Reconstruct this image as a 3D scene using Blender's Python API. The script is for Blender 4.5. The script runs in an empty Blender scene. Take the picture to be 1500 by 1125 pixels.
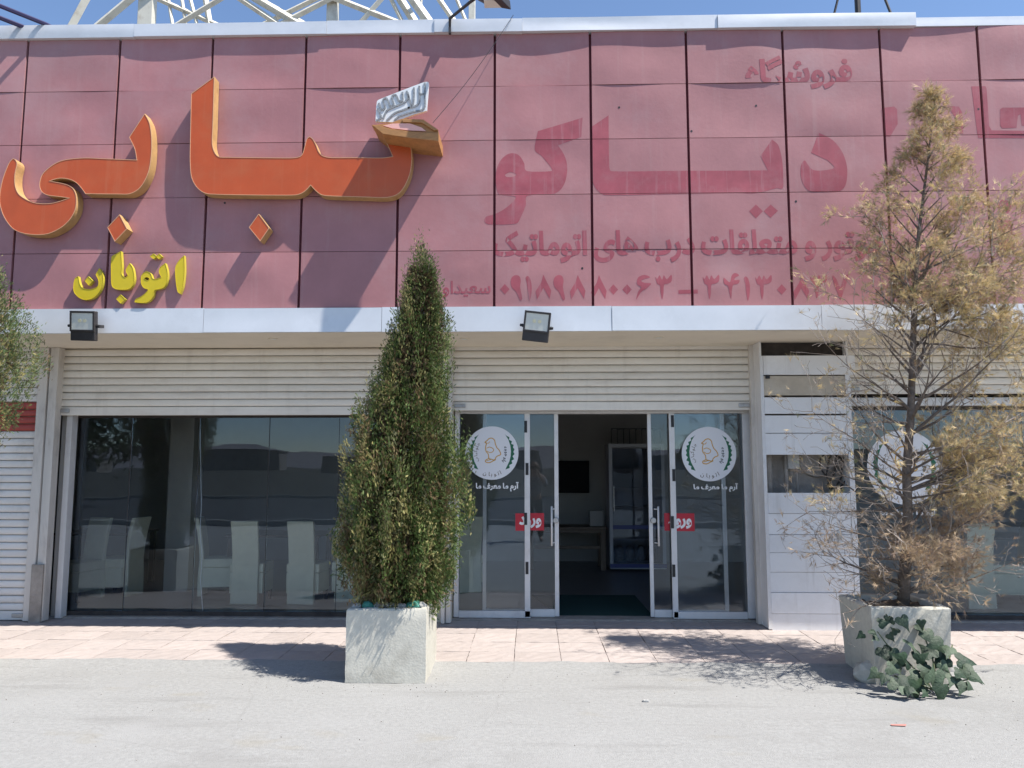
import bpy, bmesh, math, random
import numpy as np
from mathutils import Vector, Matrix
from mathutils.geometry import tessellate_polygon

random.seed(7)
RNG = np.random.default_rng(7)
SC = bpy.context.scene
COL = SC.collection
R = math.radians

# ------------------------------------------------------------------ camera
FPX, CAMH, PITCH, YAW = 1130.0, 1.65, R(6.1), R(1.5)
cd = bpy.data.cameras.new('camera')
cd.sensor_width = 36.0
cd.lens = FPX / 1500.0 * 36.0
cd.clip_start = 0.1
cd.clip_end = 9000
cam = bpy.data.objects.new('camera', cd)
COL.objects.link(cam)
cam.location = (0, 0, CAMH)
cam.rotation_euler = (R(90) + PITCH, 0, YAW)
SC.camera = cam

# ------------------------------------------------------------------ sky, sun, exposure
SUN = Vector((0.55, -0.24, 1.0)).normalized()          # towards the sun
world = bpy.data.worlds.new('World')
SC.world = world
world.use_nodes = True
wn = world.node_tree
wn.nodes.clear()
sky = wn.nodes.new('ShaderNodeTexSky')
sky.sky_type = 'NISHITA'
sky.sun_disc = False
sky.sun_elevation = math.asin(SUN.z)
sky.sun_rotation = math.atan2(SUN.x, SUN.y)
sky.altitude = 1500
sky.dust_density = 0.1
sky.ozone_density = 2.5
bg = wn.nodes.new('ShaderNodeBackground')
bg.inputs['Strength'].default_value = 0.115
wo = wn.nodes.new('ShaderNodeOutputWorld')
wn.links.new(sky.outputs[0], bg.inputs[0])
wn.links.new(bg.outputs[0], wo.inputs[0])
sl = bpy.data.lights.new('sun', 'SUN')
sl.energy = 4.2
sl.angle = R(0.5)
sl.color = (1.0, 0.955, 0.89)
so = bpy.data.objects.new('sun', sl)
COL.objects.link(so)
so.location = (6, -3, 12)
so.rotation_euler = SUN.to_track_quat('Z', 'Y').to_euler()
SC.view_settings.view_transform = 'Standard'
SC.view_settings.look = 'None'
SC.view_settings.exposure = 0.96
SC.view_settings.gamma = 1.0
SC.view_settings.use_curve_mapping = False
SC.cycles.max_bounces = 10
SC.cycles.diffuse_bounces = 5
SC.cycles.glossy_bounces = 4
SC.cycles.transparent_max_bounces = 24
SC.cycles.caustics_reflective = False
SC.cycles.caustics_refractive = False

# ------------------------------------------------------------------ measuring helpers
_f = Vector((-math.sin(YAW) * math.cos(PITCH), math.cos(YAW) * math.cos(PITCH), math.sin(PITCH)))
_r = Vector((math.cos(YAW), math.sin(YAW), 0))
_u = _r.cross(_f)
def ray(px, py):
    return _r * ((px - 750) / FPX) + _u * ((562.5 - py) / FPX) + _f
def W(px, py, Y):
    d = ray(px, py)
    return Vector((0, 0, CAMH)) + d * (Y / d.y)
def G(px, py, z=0.0):
    d = ray(px, py)
    return Vector((0, 0, CAMH)) + d * ((z - CAMH) / d.z)

# ------------------------------------------------------------------ materials
MATS = {}
def mat(name, col, rough=0.6, var=0.0, scale=4.0, bump=0.0, bscale=40.0, metal=0.0, dark=None, dscale=1.2,
        damt=0.0, spec=0.5, objvar=0.0, stretch=None, streak=None, sscale=(16, 16, .9), samt=0.4):
    """Principled material: base colour, fine noise variation, a second stain colour, bump."""
    if name in MATS:
        return MATS[name]
    m = bpy.data.materials.new(name)
    m.use_nodes = True
    n, l = m.node_tree.nodes, m.node_tree.links
    b = n['Principled BSDF']
    b.inputs['Roughness'].default_value = rough
    b.inputs['Metallic'].default_value = metal
    b.inputs['Specular IOR Level'].default_value = spec
    b.inputs['Base Color'].default_value = (*col, 1)
    geo = n.new('ShaderNodeNewGeometry')
    vec = geo.outputs['Position']
    if stretch:
        mp = n.new('ShaderNodeMapping')
        mp.inputs['Scale'].default_value = stretch
        l.new(vec, mp.inputs[0])
        vec = mp.outputs[0]
    c = None
    if var > 0:
        tx = n.new('ShaderNodeTexNoise')
        tx.inputs['Scale'].default_value = scale
        tx.inputs['Detail'].default_value = 8
        tx.inputs['Roughness'].default_value = 0.65
        l.new(vec, tx.inputs['Vector'])
        hs = n.new('ShaderNodeMix')
        hs.data_type = 'RGBA'
        hs.blend_type = 'MIX'
        hs.inputs[6].default_value = (*[max(0, x * (1 - var)) for x in col], 1)
        hs.inputs[7].default_value = (*[min(1, x * (1 + var)) for x in col], 1)
        mr = n.new('ShaderNodeMapRange')
        mr.inputs[1].default_value = 0.3
        mr.inputs[2].default_value = 0.7
        l.new(tx.outputs[0], mr.inputs[0])
        l.new(mr.outputs[0], hs.inputs[0])
        c = hs.outputs[2]
    if dark:
        t2 = n.new('ShaderNodeTexNoise')
        t2.inputs['Scale'].default_value = dscale
        t2.inputs['Detail'].default_value = 9
        t2.inputs['Roughness'].default_value = 0.7
        l.new(vec, t2.inputs['Vector'])
        m2 = n.new('ShaderNodeMapRange')
        m2.inputs[1].default_value = 0.5
        m2.inputs[2].default_value = 0.72
        m2.inputs[4].default_value = damt
        l.new(t2.outputs[0], m2.inputs[0])
        mx = n.new('ShaderNodeMix')
        mx.data_type = 'RGBA'
        mx.inputs[6].default_value = (*col, 1)
        mx.inputs[7].default_value = (*dark, 1)
        if c:
            l.new(c, mx.inputs[6])
        l.new(m2.outputs[0], mx.inputs[0])
        c = mx.outputs[2]
    if streak:
        mp2 = n.new('ShaderNodeMapping')
        mp2.inputs['Scale'].default_value = sscale
        l.new(geo.outputs['Position'], mp2.inputs[0])
        t4 = n.new('ShaderNodeTexNoise')
        t4.inputs['Scale'].default_value = 1.0
        t4.inputs['Detail'].default_value = 5
        t4.inputs['Roughness'].default_value = 0.6
        l.new(mp2.outputs[0], t4.inputs['Vector'])
        m4 = n.new('ShaderNodeMapRange')
        m4.inputs[1].default_value = 0.56
        m4.inputs[2].default_value = 0.74
        m4.inputs[4].default_value = samt
        l.new(t4.outputs[0], m4.inputs[0])
        mx4 = n.new('ShaderNodeMix')
        mx4.data_type = 'RGBA'
        mx4.inputs[6].default_value = (*col, 1)
        if c: l.new(c, mx4.inputs[6])
        mx4.inputs[7].default_value = (*streak, 1)
        l.new(m4.outputs[0], mx4.inputs[0])
        c = mx4.outputs[2]
    if objvar > 0:
        oi = n.new('ShaderNodeObjectInfo')
        hv = n.new('ShaderNodeHueSaturation')
        mr3 = n.new('ShaderNodeMapRange')
        mr3.inputs[3].default_value = 1 - objvar
        mr3.inputs[4].default_value = 1 + objvar
        l.new(oi.outputs['Random'], mr3.inputs[0])
        l.new(mr3.outputs[0], hv.inputs['Value'])
        if c:
            l.new(c, hv.inputs['Color'])
        else:
            hv.inputs['Color'].default_value = (*col, 1)
        c = hv.outputs[0]
    if c:
        l.new(c, b.inputs['Base Color'])
    if bump > 0:
        t3 = n.new('ShaderNodeTexNoise')
        t3.inputs['Scale'].default_value = bscale
        t3.inputs['Detail'].default_value = 6
        l.new(vec, t3.inputs['Vector'])
        bp = n.new('ShaderNodeBump')
        bp.inputs['Strength'].default_value = bump
        bp.inputs['Distance'].default_value = 0.02
        l.new(t3.outputs[0], bp.inputs['Height'])
        l.new(bp.outputs[0], b.inputs['Normal'])
    MATS[name] = m
    return m

def leaf_mat(name, rough=0.6, trans=0.25):
    m = bpy.data.materials.new(name)
    m.use_nodes = True
    n, l = m.node_tree.nodes, m.node_tree.links
    b = n['Principled BSDF']
    at = n.new('ShaderNodeAttribute')
    at.attribute_name = 'Col'
    l.new(at.outputs['Color'], b.inputs['Base Color'])
    b.inputs['Roughness'].default_value = rough
    b.inputs['Specular IOR Level'].default_value = 0.25
    tr = n.new('ShaderNodeBsdfTranslucent')
    l.new(at.outputs['Color'], tr.inputs[0])
    mx = n.new('ShaderNodeMixShader')
    mx.inputs[0].default_value = trans
    l.new(b.outputs[0], mx.inputs[1])
    l.new(tr.outputs[0], mx.inputs[2])
    l.new(mx.outputs[0], n['Material Output'].inputs[0])
    return m

def glass_mat(name, tint, ior, dirt=0.03):
    m = bpy.data.materials.new(name)
    m.use_nodes = True
    n, l = m.node_tree.nodes, m.node_tree.links
    n.remove(n['Principled BSDF'])
    tr = n.new('ShaderNodeBsdfTransparent')
    tr.inputs[0].default_value = (*tint, 1)
    gl = n.new('ShaderNodeBsdfGlossy')
    gl.inputs['Roughness'].default_value = 0.0
    gl.inputs[0].default_value = (0.72, 0.84, 1.0, 1)
    # very slight waviness of the sheet
    geo = n.new('ShaderNodeNewGeometry')
    nz = n.new('ShaderNodeTexNoise')
    nz.inputs['Scale'].default_value = 1.6
    nz.inputs['Detail'].default_value = 1
    l.new(geo.outputs['Position'], nz.inputs['Vector'])
    bp = n.new('ShaderNodeBump')
    bp.inputs['Strength'].default_value = 0.05
    bp.inputs['Distance'].default_value = 0.03
    l.new(nz.outputs[0], bp.inputs['Height'])
    l.new(bp.outputs[0], gl.inputs['Normal'])
    fr = n.new('ShaderNodeFresnel')
    fr.inputs['IOR'].default_value = ior
    mx = n.new('ShaderNodeMixShader')
    l.new(fr.outputs[0], mx.inputs[0])
    l.new(tr.outputs[0], mx.inputs[1])
    l.new(gl.outputs[0], mx.inputs[2])
    df = n.new('ShaderNodeBsdfDiffuse')
    df.inputs[0].default_value = (0.5, 0.5, 0.48, 1)
    n2 = n.new('ShaderNodeTexNoise')
    n2.inputs['Scale'].default_value = 3.0
    n2.inputs['Detail'].default_value = 8
    l.new(geo.outputs['Position'], n2.inputs['Vector'])
    mr = n.new('ShaderNodeMapRange')
    mr.inputs[1].default_value = 0.35
    mr.inputs[2].default_value = 0.75
    mr.inputs[3].default_value = dirt * 0.4
    mr.inputs[4].default_value = dirt * 1.6
    l.new(n2.outputs[0], mr.inputs[0])
    m2 = n.new('ShaderNodeMixShader')
    l.new(mr.outputs[0], m2.inputs[0])
    l.new(mx.outputs[0], m2.inputs[1])
    l.new(df.outputs[0], m2.inputs[2])
    l.new(m2.outputs[0], n['Material Output'].inputs[0])
    MATS[name] = m
    return m

def ground_mat():
    m = mat('concrete_ground', (0.300, 0.297, 0.286), 0.95, 0.12, 30.0, 0.35, 110, dark=(0.225, 0.219, 0.206), dscale=0.85, damt=0.95, spec=0.15,
            streak=(0.195, 0.19, 0.18), sscale=(.5, 3.6, 1), samt=0.6)
    n, l = m.node_tree.nodes, m.node_tree.links
    b = n['Principled BSDF']
    c = b.inputs['Base Color'].links[0].from_socket
    geo = n.new('ShaderNodeNewGeometry')
    def layer(c, tex_out, lo, hi, amt, col):
        mr = n.new('ShaderNodeMapRange')
        mr.inputs[1].default_value = lo; mr.inputs[2].default_value = hi; mr.inputs[3].default_value = 0.0; mr.inputs[4].default_value = amt
        l.new(tex_out, mr.inputs[0])
        mx = n.new('ShaderNodeMix'); mx.data_type = 'RGBA'
        l.new(c, mx.inputs[6]); mx.inputs[7].default_value = (*col, 1); l.new(mr.outputs[0], mx.inputs[0])
        return mx.outputs[2]
    nz = n.new('ShaderNodeTexNoise'); nz.inputs['Scale'].default_value = 1.7; nz.inputs['Detail'].default_value = 7
    l.new(geo.outputs['Position'], nz.inputs['Vector'])
    c = layer(c, nz.outputs[0], .52, .74, .55, (0.35, 0.347, 0.338))          # pale dusty patches
    n2 = n.new('ShaderNodeTexNoise'); n2.inputs['Scale'].default_value = 1.15; n2.inputs['Detail'].default_value = 3
    mp = n.new('ShaderNodeMapping'); mp.inputs['Location'].default_value = (7.3, 2.1, 0); mp.inputs['Scale'].default_value = (1, 1.8, 1)
    l.new(geo.outputs['Position'], mp.inputs[0]); l.new(mp.outputs[0], n2.inputs['Vector'])
    c = layer(c, n2.outputs[0], .64, .74, .45, (0.27, 0.245, 0.19))         # yellowish stains
    n3 = n.new('ShaderNodeTexVoronoi'); n3.feature = 'DISTANCE_TO_EDGE'; n3.inputs['Scale'].default_value = .42
    wp = n.new('ShaderNodeTexNoise'); wp.inputs['Scale'].default_value = 1.3; wp.inputs['Detail'].default_value = 6
    l.new(geo.outputs['Position'], wp.inputs['Vector'])
    ad = n.new('ShaderNodeMix'); ad.data_type = 'VECTOR'; ad.inputs[0].default_value = .22
    l.new(geo.outputs['Position'], ad.inputs[4]); l.new(wp.outputs['Color'], ad.inputs[5])
    l.new(ad.outputs[1], n3.inputs['Vector'])
    c = layer(c, n3.outputs['Distance'],   .0030, .0, .16, (0.17, 0.165, 0.155))   # hairline cracks
    n4 = n.new('ShaderNodeTexNoise'); n4.inputs['Scale'].default_value = 75; n4.inputs['Detail'].default_value = 2
    l.new(geo.outputs['Position'], n4.inputs['Vector'])
    c = layer(c, n4.outputs[0], .64, .72, .6, (0.17, 0.165, 0.155))         # grit
    l.new(c, b.inputs['Base Color'])
    return m
M_GROUND = ground_mat()
M_TILE = mat('pink_tile', (0.40, 0.345, 0.318), 0.85, 0.07, 14, 0.15, 60, dark=(0.36, 0.32, 0.30), dscale=2.2, damt=0.6, objvar=0.07)
M_MORTAR = mat('mortar', (0.38, 0.33, 0.30), 0.95, 0.15, 25, 0.3, 90)
M_PANEL = mat('faded_red_panel', (0.378, 0.168, 0.172), 0.5, 0.10, 2.2, 0.05, 30, dark=(0.395, 0.225, 0.23), dscale=0.8, damt=0.9, spec=0.4, objvar=0.06, streak=(0.42, 0.25, 0.245), sscale=(14, 14, .7), samt=.3)
M_SEAM = mat('maroon_seam', (0.17, 0.03, 0.042), 0.7)
M_GHOST = mat('unfaded_red', (0.33, 0.072, 0.092), 0.5, 0.14, 6, dark=(0.345, 0.125, 0.14), dscale=3.5, damt=0.8, spec=0.4, streak=(0.40, 0.22, 0.23), sscale=(26, 26, .9), samt=.6)
M_SILVER = mat('silver_sheet', (0.66, 0.67, 0.69), 0.42, 0.05, 3, 0.06, 7, metal=0.2, dark=(0.52, 0.53, 0.54), dscale=1.6, damt=0.5)
M_SOFFIT = mat('beige_soffit', (0.74, 0.67, 0.55), 0.7, 0.04, 3, dark=(0.5, 0.44, 0.35), dscale=2, damt=0.4)
M_SLAT = mat('cream_slat', (0.74, 0.70, 0.63), 0.5, 0.04, 5, dark=(0.58, 0.53, 0.46), dscale=1.8, damt=0.6, objvar=0.05, stretch=(1, 1, 3), streak=(.42, .38, .32), sscale=(9, 9, 1.2), samt=.22)
M_SLATW = mat('white_slat', (0.70, 0.68, 0.65), 0.5, 0.04, 5, dark=(0.42, 0.40, 0.37), dscale=2.4, damt=0.6, objvar=0.04)
M_SLATB = mat('slat_gap', (0.36, 0.33, 0.29), 0.8)
M_SLATR = mat('red_slat', (0.33, 0.045, 0.035), 0.5, 0.1, 5)
M_RAIL = mat('rail_paint', (0.60, 0.565, 0.52), 0.5, 0.06, 6, 0.05, 30, dark=(0.26, 0.23, 0.21), dscale=4.5, damt=0.65, stretch=(1, 1, 0.3))
M_ALU = mat('white_aluminium', (0.68, 0.67, 0.66), 0.4, 0.04, 6, dark=(0.48, 0.46, 0.45), dscale=5, damt=0.5)
M_BLACK = mat('black_rubber', (0.012, 0.012, 0.014), 0.5)
M_DKMETAL = mat('dark_metal', (0.035, 0.03, 0.03), 0.5, 0.2, 20)
M_STEEL = mat('galvanised_lock', (0.42, 0.41, 0.40), 0.4, 0.15, 30, metal=0.6)
M_ORANGE = mat('orange_face', (0.49, 0.080, 0.016), 0.42, 0.08, 4, dark=(0.47, 0.12, 0.04), dscale=2.5, damt=0.7, streak=(.50, .20, .09), sscale=(22, 22, .8), samt=.22)
M_ORSIDE = mat('ochre_side', (0.50, 0.30, 0.12), 0.55, 0.12, 18, dark=(0.3, 0.16, 0.06), dscale=6, damt=0.5)
M_TRIM = mat('pale_trim', (0.62, 0.33, 0.18), 0.45)
M_YELLOW = mat('yellow_face', (0.60, 0.45, 0.010), 0.45, 0.05, 8)
M_YSIDE = mat('yellow_side', (0.52, 0.44, 0.05), 0.5)
M_WOOD = mat('tray_wood', (0.40, 0.19, 0.065), 0.6, 0.2, 14, dark=(0.2, 0.09, 0.04), dscale=9, damt=0.6, stretch=(1, 1, 4))
M_CTAB = mat('counter_wood', (0.13, 0.085, 0.055), 0.5, 0.2, 14)
M_PINK = mat('tray_pink', (0.80, 0.42, 0.36), 0.5)
M_GRILLW = mat('grill_white', (0.72, 0.73, 0.73), 0.4, 0.05, 20)
M_GRILLG = mat('grill_grey', (0.24, 0.25, 0.26), 0.6, 0.5, 60)
M_BOARD = mat('white_board', (0.74, 0.735, 0.73), 0.5, 0.03, 3, dark=(0.58, 0.56, 0.54), dscale=2, damt=0.6, objvar=0.05, streak=(.45, .43, .40), sscale=(11, 11, 1.0), samt=.4)
M_BOARDB = mat('beige_board', (0.47, 0.41, 0.325), 0.7, 0.12, 9, dark=(0.62, 0.58, 0.5), dscale=5, damt=0.7)
M_DARK = mat('dark_recess', (0.05, 0.042, 0.038), 0.9, 0.4, 8)
M_PLASTER = mat('rough_plaster', (0.30, 0.27, 0.24), 0.95, 0.25, 8, 0.5, 30)
M_POT = mat('cast_concrete', (0.52, 0.495, 0.425), 0.9, 0.08, 22, 0.16, 60, dark=(0.34, 0.315, 0.26), dscale=3.2, damt=0.8, streak=(.25, .235, .20), sscale=(13, 13, 1.5), samt=.35)
M_SOIL = mat('dry_soil', (0.13, 0.095, 0.065), 0.95, 0.3, 30, 0.8, 60)
M_BARK = mat('grey_bark', (0.15, 0.115, 0.09), 0.9, 0.35, 30, 0.7, 60)
M_TWIG = mat('dry_twig', (0.30, 0.25, 0.21), 0.9, 0.25, 20)
M_WALLIN = mat('inside_wall', (0.36, 0.345, 0.325), 0.85, 0.05, 4)
M_CEIL = mat('inside_ceiling', (0.24, 0.235, 0.23), 0.85)
M_FLOORIN = mat('inside_floor', (0.16, 0.16, 0.165), 0.35, 0.08, 2)
M_CREAM = mat('cream_cover', (0.70, 0.67, 0.50), 0.8, 0.05, 12, 0.1, 60)
M_TABLE = mat('dark_table', (0.055, 0.04, 0.032), 0.35, 0.2, 10)
M_MAT = mat('green_mat', (0.012, 0.055, 0.05), 0.95, 0.25, 40, 0.4, 200)
M_TV = mat('tv_screen', (0.006, 0.006, 0.008), 0.5, spec=.1)
M_FRIDGE = mat('fridge_grey', (0.45, 0.45, 0.48), 0.4, 0.05, 6)
M_FRBLUE = mat('fridge_blue', (0.035, 0.05, 0.20), 0.4)
M_FOOD = mat('stored_food', (0.35, 0.30, 0.27), 0.7, 0.5, 20)
M_STRUCT = mat('cream_steel', (0.62, 0.59, 0.50), 0.5, 0.06, 8, dark=(0.30, 0.22, 0.15), dscale=7, damt=0.6)
M_ROOF = mat('roof_felt', (0.2, 0.19, 0.18), 0.9)
M_WHITE = mat('sticker_white', (0.76, 0.76, 0.78), 0.5)
M_LETW = mat('letter_white', (0.8, 0.8, 0.8), 0.5)
M_GREEN = mat('sticker_green', (0.01, 0.12, 0.055), 0.5)
M_GOLD = mat('sticker_gold', (0.62, 0.34, 0.05), 0.5)
M_BROWN = mat('sticker_brown', (0.16, 0.12, 0.08), 0.5)
M_INK = mat('sticker_ink', (0.03, 0.03, 0.035), 0.5)
M_RED = mat('sticker_red', (0.45, 0.012, 0.03), 0.5)
M_LENS = mat('lamp_lens', (0.66, 0.65, 0.58), 0.35, 0.04, 10)
M_LED = mat('lamp_led', (0.62, 0.58, 0.40), 0.4)
M_STONE = mat('grey_stone', (0.40, 0.39, 0.37), 0.8, 0.2, 30, 0.4, 60)
M_TEAL = mat('teal_stone', (0.05, 0.23, 0.18), 0.6, 0.3, 30, 0.4, 60)
M_CLOUDY = glass_mat('shop_glass', (0.93, 0.955, 0.965), 1.5, 0.008)
M_DOORG = glass_mat('door_glass', (0.93, 0.95, 0.96), 1.5, 0.010)
M_FRGL = glass_mat('fridge_glass', (0.7, 0.72, 0.75), 1.5, 0.01)
L_THUJA = leaf_mat('thuja_leaf')
L_DRY = leaf_mat('dry_leaf', 0.7, 0.2)

# ------------------------------------------------------------------ object helpers
WL = {}
def link(o, parent, wloc):
    COL.objects.link(o)
    wloc = Vector(wloc)
    if parent is not None:
        o.parent = parent
        o.location = wloc - WL[parent.name]
    else:
        o.location = wloc
    WL[o.name] = wloc
    return o
def thing(name, label, cat, loc, group=None):
    o = link(bpy.data.objects.new(name, None), None, loc)
    o.empty_display_size = 0.2
    return tag(o, label, cat, group)
def tag(o, label=None, cat=None, group=None, kind=None):
    if label: o['label'] = label
    if cat: o['category'] = cat
    if group: o['group'] = group
    if kind: o['kind'] = kind
    return o

class MB:
    """collects shapes in world coordinates, then links them as ONE mesh object"""
    def __init__(s):
        s.v, s.f = [], []
    def add(s, vs, fs):
        k = len(s.v)
        s.v += [tuple(x) for x in vs]
        s.f += [tuple(i + k for i in f) for f in fs]
        return s
    def box(s, x0, x1, y0, y1, z0, z1):
        return s.add([(x0, y0, z0), (x1, y0, z0), (x1, y1, z0), (x0, y1, z0), (x0, y0, z1), (x1, y0, z1), (x1, y1, z1), (x0, y1, z1)],
                     [(0, 3, 2, 1), (4, 5, 6, 7), (0, 1, 5, 4), (1, 2, 6, 5), (2, 3, 7, 6), (3, 0, 4, 7)])
    def tube(s, pts, rad, n=6, caps=True):
        pts = [Vector(p) for p in pts]
        if not hasattr(rad, '__len__'): rad = [rad] * len(pts)
        vs, fs, prev = [], [], None
        for i, p in enumerate(pts):
            a = pts[max(i - 1, 0)]; b = pts[min(i + 1, len(pts) - 1)]
            t = (b - a).normalized()
            if prev is None:
                x = t.orthogonal().normalized()
            else:
                x = (prev - t * prev.dot(t)).normalized()
            prev = x
            y = t.cross(x)
            for k in range(n):
                an = 2 * math.pi * (k + 0.5) / n
                vs.append(p + (x * math.cos(an) + y * math.sin(an)) * rad[i])
            if i:
                for k in range(n):
                    fs.append(((i - 1) * n + k, (i - 1) * n + (k + 1) % n, i * n + (k + 1) % n, i * n + k))
        if caps:
            fs.append(tuple(reversed(range(n))))
            fs.append(tuple(range((len(pts) - 1) * n, len(pts) * n)))
        return s.add(vs, fs)
    def prism(s, poly, y0, y1, holes=(), front=True, back=True, sides=True):
        """poly: list of (x,z); extruded from y0 (front) to y1"""
        loops = [list(poly)] + [list(h) for h in holes]
        tri = tessellate_polygon([[Vector((p[0], p[1], 0)) for p in lp] for lp in loops])
        flat = [p for lp in loops for p in lp]
        n = len(flat)
        vs = [(p[0], y0, p[1]) for p in flat] + [(p[0], y1, p[1]) for p in flat]
        fs = []
        for a, b, c in tri:
            A, B, C = flat[a], flat[b], flat[c]
            ar = (B[0] - A[0]) * (C[1] - A[1]) - (B[1] - A[1]) * (C[0] - A[0])
            if ar < 0: b, c = c, b
            if front: fs.append((a, b, c))
            if back: fs.append((a + n, c + n, b + n))
        if sides:
            k = 0
            for lp in loops:
                m = len(lp)
                ar = sum(lp[i][0] * lp[(i + 1) % m][1] - lp[(i + 1) % m][0] * lp[i][1] for i in range(m))
                for i in range(m):
                    a, b = k + i, k + (i + 1) % m
                    ccw = (ar > 0) == (k == 0)
                    fs.append((b, a, a + n, b + n) if ccw else (a, b, b + n, a + n))
                k += m
        return s.add(vs, fs)
    def build(s, name, m, parent=None, smooth=False, bevel=0.0, seg=2, origin=None):
        a = np.array(s.v, dtype=float)
        if origin is None:
            c = (a.min(0) + a.max(0)) / 2
            if parent is None: c[2] = a[:, 2].min()
        else:
            c = np.array(origin, dtype=float)
        me = bpy.data.meshes.new(name)
        me.from_pydata([tuple(x) for x in a - c], [], s.f)
        me.materials.append(m)
        if smooth:
            me.polygons.foreach_set('use_smooth', [True] * len(me.polygons))
        me.update()
        o = link(bpy.data.objects.new(name, me), parent, c)
        if bevel > 0:
            md = o.modifiers.new('bevel', 'BEVEL')
            md.width = bevel; md.segments = seg; md.limit_method = 'ANGLE'; md.angle_limit = R(40)
        return o
def box(name, m, parent, x0, x1, y0, y1, z0, z1, bevel=0.0):
    return MB().box(x0, x1, y0, y1, z0, z1).build(name, m, parent, bevel=bevel)
def share(name, src, parent, wloc, m=None):
    o = bpy.data.objects.new(name, src.data)
    return link(o, parent, wloc)

def smooth_poly(pts, corners=(), sub=4, closed=True):
    """Catmull-Rom through pts; indices in corners stay sharp"""
    n = len(pts); out = []
    P = [Vector((p[0], p[1])) for p in pts]
    for i in range(n if closed else n - 1):
        p1, p2 = P[i], P[(i + 1) % n]
        p0 = P[(i - 1) % n] if (closed or i > 0) else p1
        p3 = P[(i + 2) % n] if (closed or i + 2 < n) else p2
        if i in corners: p0 = p1 - (p2 - p1) * 0.5
        if (i + 1) % n in corners: p3 = p2 + (p2 - p1) * 0.5
        L = (p2 - p1).length
        if L < 1e-6: continue
        # keep tangents from overshooting on uneven spacing
        t1 = (p2 - p0) * 0.5; t2 = (p3 - p1) * 0.5
        if t1.length > L: t1 *= L / t1.length
        if t2.length > L: t2 *= L / t2.length
        for k in range(sub):
            t = k / sub
            h1 = 2 * t**3 - 3 * t**2 + 1; h2 = -2 * t**3 + 3 * t**2; h3 = t**3 - 2 * t**2 + t; h4 = t**3 - t**2
            q = p1 * h1 + p2 * h2 + t1 * h3 + t2 * h4
            out.append((q.x, q.y))
    if not closed: out.append(tuple(P[-1]))
    return out
def offset_poly(poly, d):
    n = len(poly); out = []
    ar = sum(poly[i][0] * poly[(i + 1) % n][1] - poly[(i + 1) % n][0] * poly[i][1] for i in range(n))
    sg = 1 if ar > 0 else -1
    for i in range(n):
        a = Vector(poly[i - 1]); b = Vector(poly[i]); c = Vector(poly[(i + 1) % n])
        e1 = (b - a); e2 = (c - b)
        if e1.length < 1e-9 or e2.length < 1e-9:
            out.append(tuple(b)); continue
        e1.normalize(); e2.normalize()
        n1 = Vector((-e1.y, e1.x)) * sg; n2 = Vector((-e2.y, e2.x)) * sg
        nn = (n1 + n2)
        if nn.length < 0.2: nn = n1
        nn.normalize()
        k = max(0.45, nn.dot(n1))
        out.append(tuple(b + nn * (d / k)))
    return out
def P2(pts, Y, org=(0, 0), sc=1.0):
    """photo measurements -> (x,z) on the plane y = Y"""
    o = []
    for p in pts:
        w = W(org[0] + p[0] / sc, org[1] + p[1] / sc, Y)
        o.append((w.x, w.z))
    return o

# ------------------------------------------------------------------ Persian text
FORMS = {'ا': (0xFE8D, 0xFE8E), 'آ': (0xFE81, 0xFE82), 'ب': (0xFE8F,), 'ت': (0xFE95,), 'ج': (0xFE9D,), 'د': (0xFEA9, 0xFEAA), 'ر': (0xFEAD, 0xFEAE),
         'س': (0xFEB1,), 'ش': (0xFEB5,), 'ع': (0xFEC9,), 'ف': (0xFED1,), 'ق': (0xFED5,), 'ل': (0xFEDD,), 'م': (0xFEE1,), 'ن': (0xFEE5,),
         'و': (0xFEED, 0xFEEE), 'ه': (0xFEE9,), 'ی': (0xFBFC,), 'ک': (0xFB8E,), 'گ': (0xFB92,), 'پ': (0xFB56,)}
RIGHT_ONLY = set('اآدرو')
def shape_text(s):
    out = []
    for i, ch in enumerate(s):
        if ch not in FORMS:
            out.append(' ' if ch in ' ' else None); continue
        pv = i > 0 and s[i - 1] in FORMS and s[i - 1] not in RIGHT_ONLY
        nx = i + 1 < len(s) and s[i + 1] in FORMS and ch not in RIGHT_ONLY
        f = FORMS[ch]
        if len(f) == 1: f = (f[0], f[0] + 1, f[0] + 2, f[0] + 3)
        out.append(chr(f[3] if pv and nx else f[1] if pv else f[2] if nx else f[0]))
    return [c for c in reversed(out) if c]
_GL = {}
def _tm(s, off):
    c = bpy.data.curves.new('t', 'FONT')
    c.body = s; c.offset = off; c.resolution_u = 2; c.fill_mode = 'FRONT'
    o = bpy.data.objects.new('t', c)
    COL.objects.link(o)
    me = o.evaluated_get(bpy.context.evaluated_depsgraph_get()).to_mesh()
    v = [(p.co.x, p.co.y) for p in me.vertices]; f = [tuple(p.vertices) for p in me.polygons]
    bpy.data.objects.remove(o); bpy.data.curves.remove(c)
    return v, f
def glyph(ch, off):
    k = (ch, off)
    if k not in _GL:
        if ch == ' ':
            _GL[k] = ([], [], 0.22)
        else:
            v, f = _tm(ch, off)
            bar = max(p[0] for p in _tm('|', 0)[0])
            adv = max(p[0] for p in _tm(ch + '|', 0)[0]) - bar
            _GL[k] = (v, f, adv)
    return _GL[k]
def text_flat(s, off=0.02):
    """-> verts (x,y) and faces, laid out on a base line, with a small layer number per glyph"""
    V, F, x, li, wd = [], [], 0.0, 0, 0
    for ch in shape_text(s):
        if ch == ' ': wd += 1
        v, f, a = glyph(ch, off)
        k = len(V)
        V += [(p[0] + x, p[1], li % 3, wd) for p in v]
        F += [tuple(i + k for i in q) for q in f]
        x += a; li += 1
    return V, F
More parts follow.
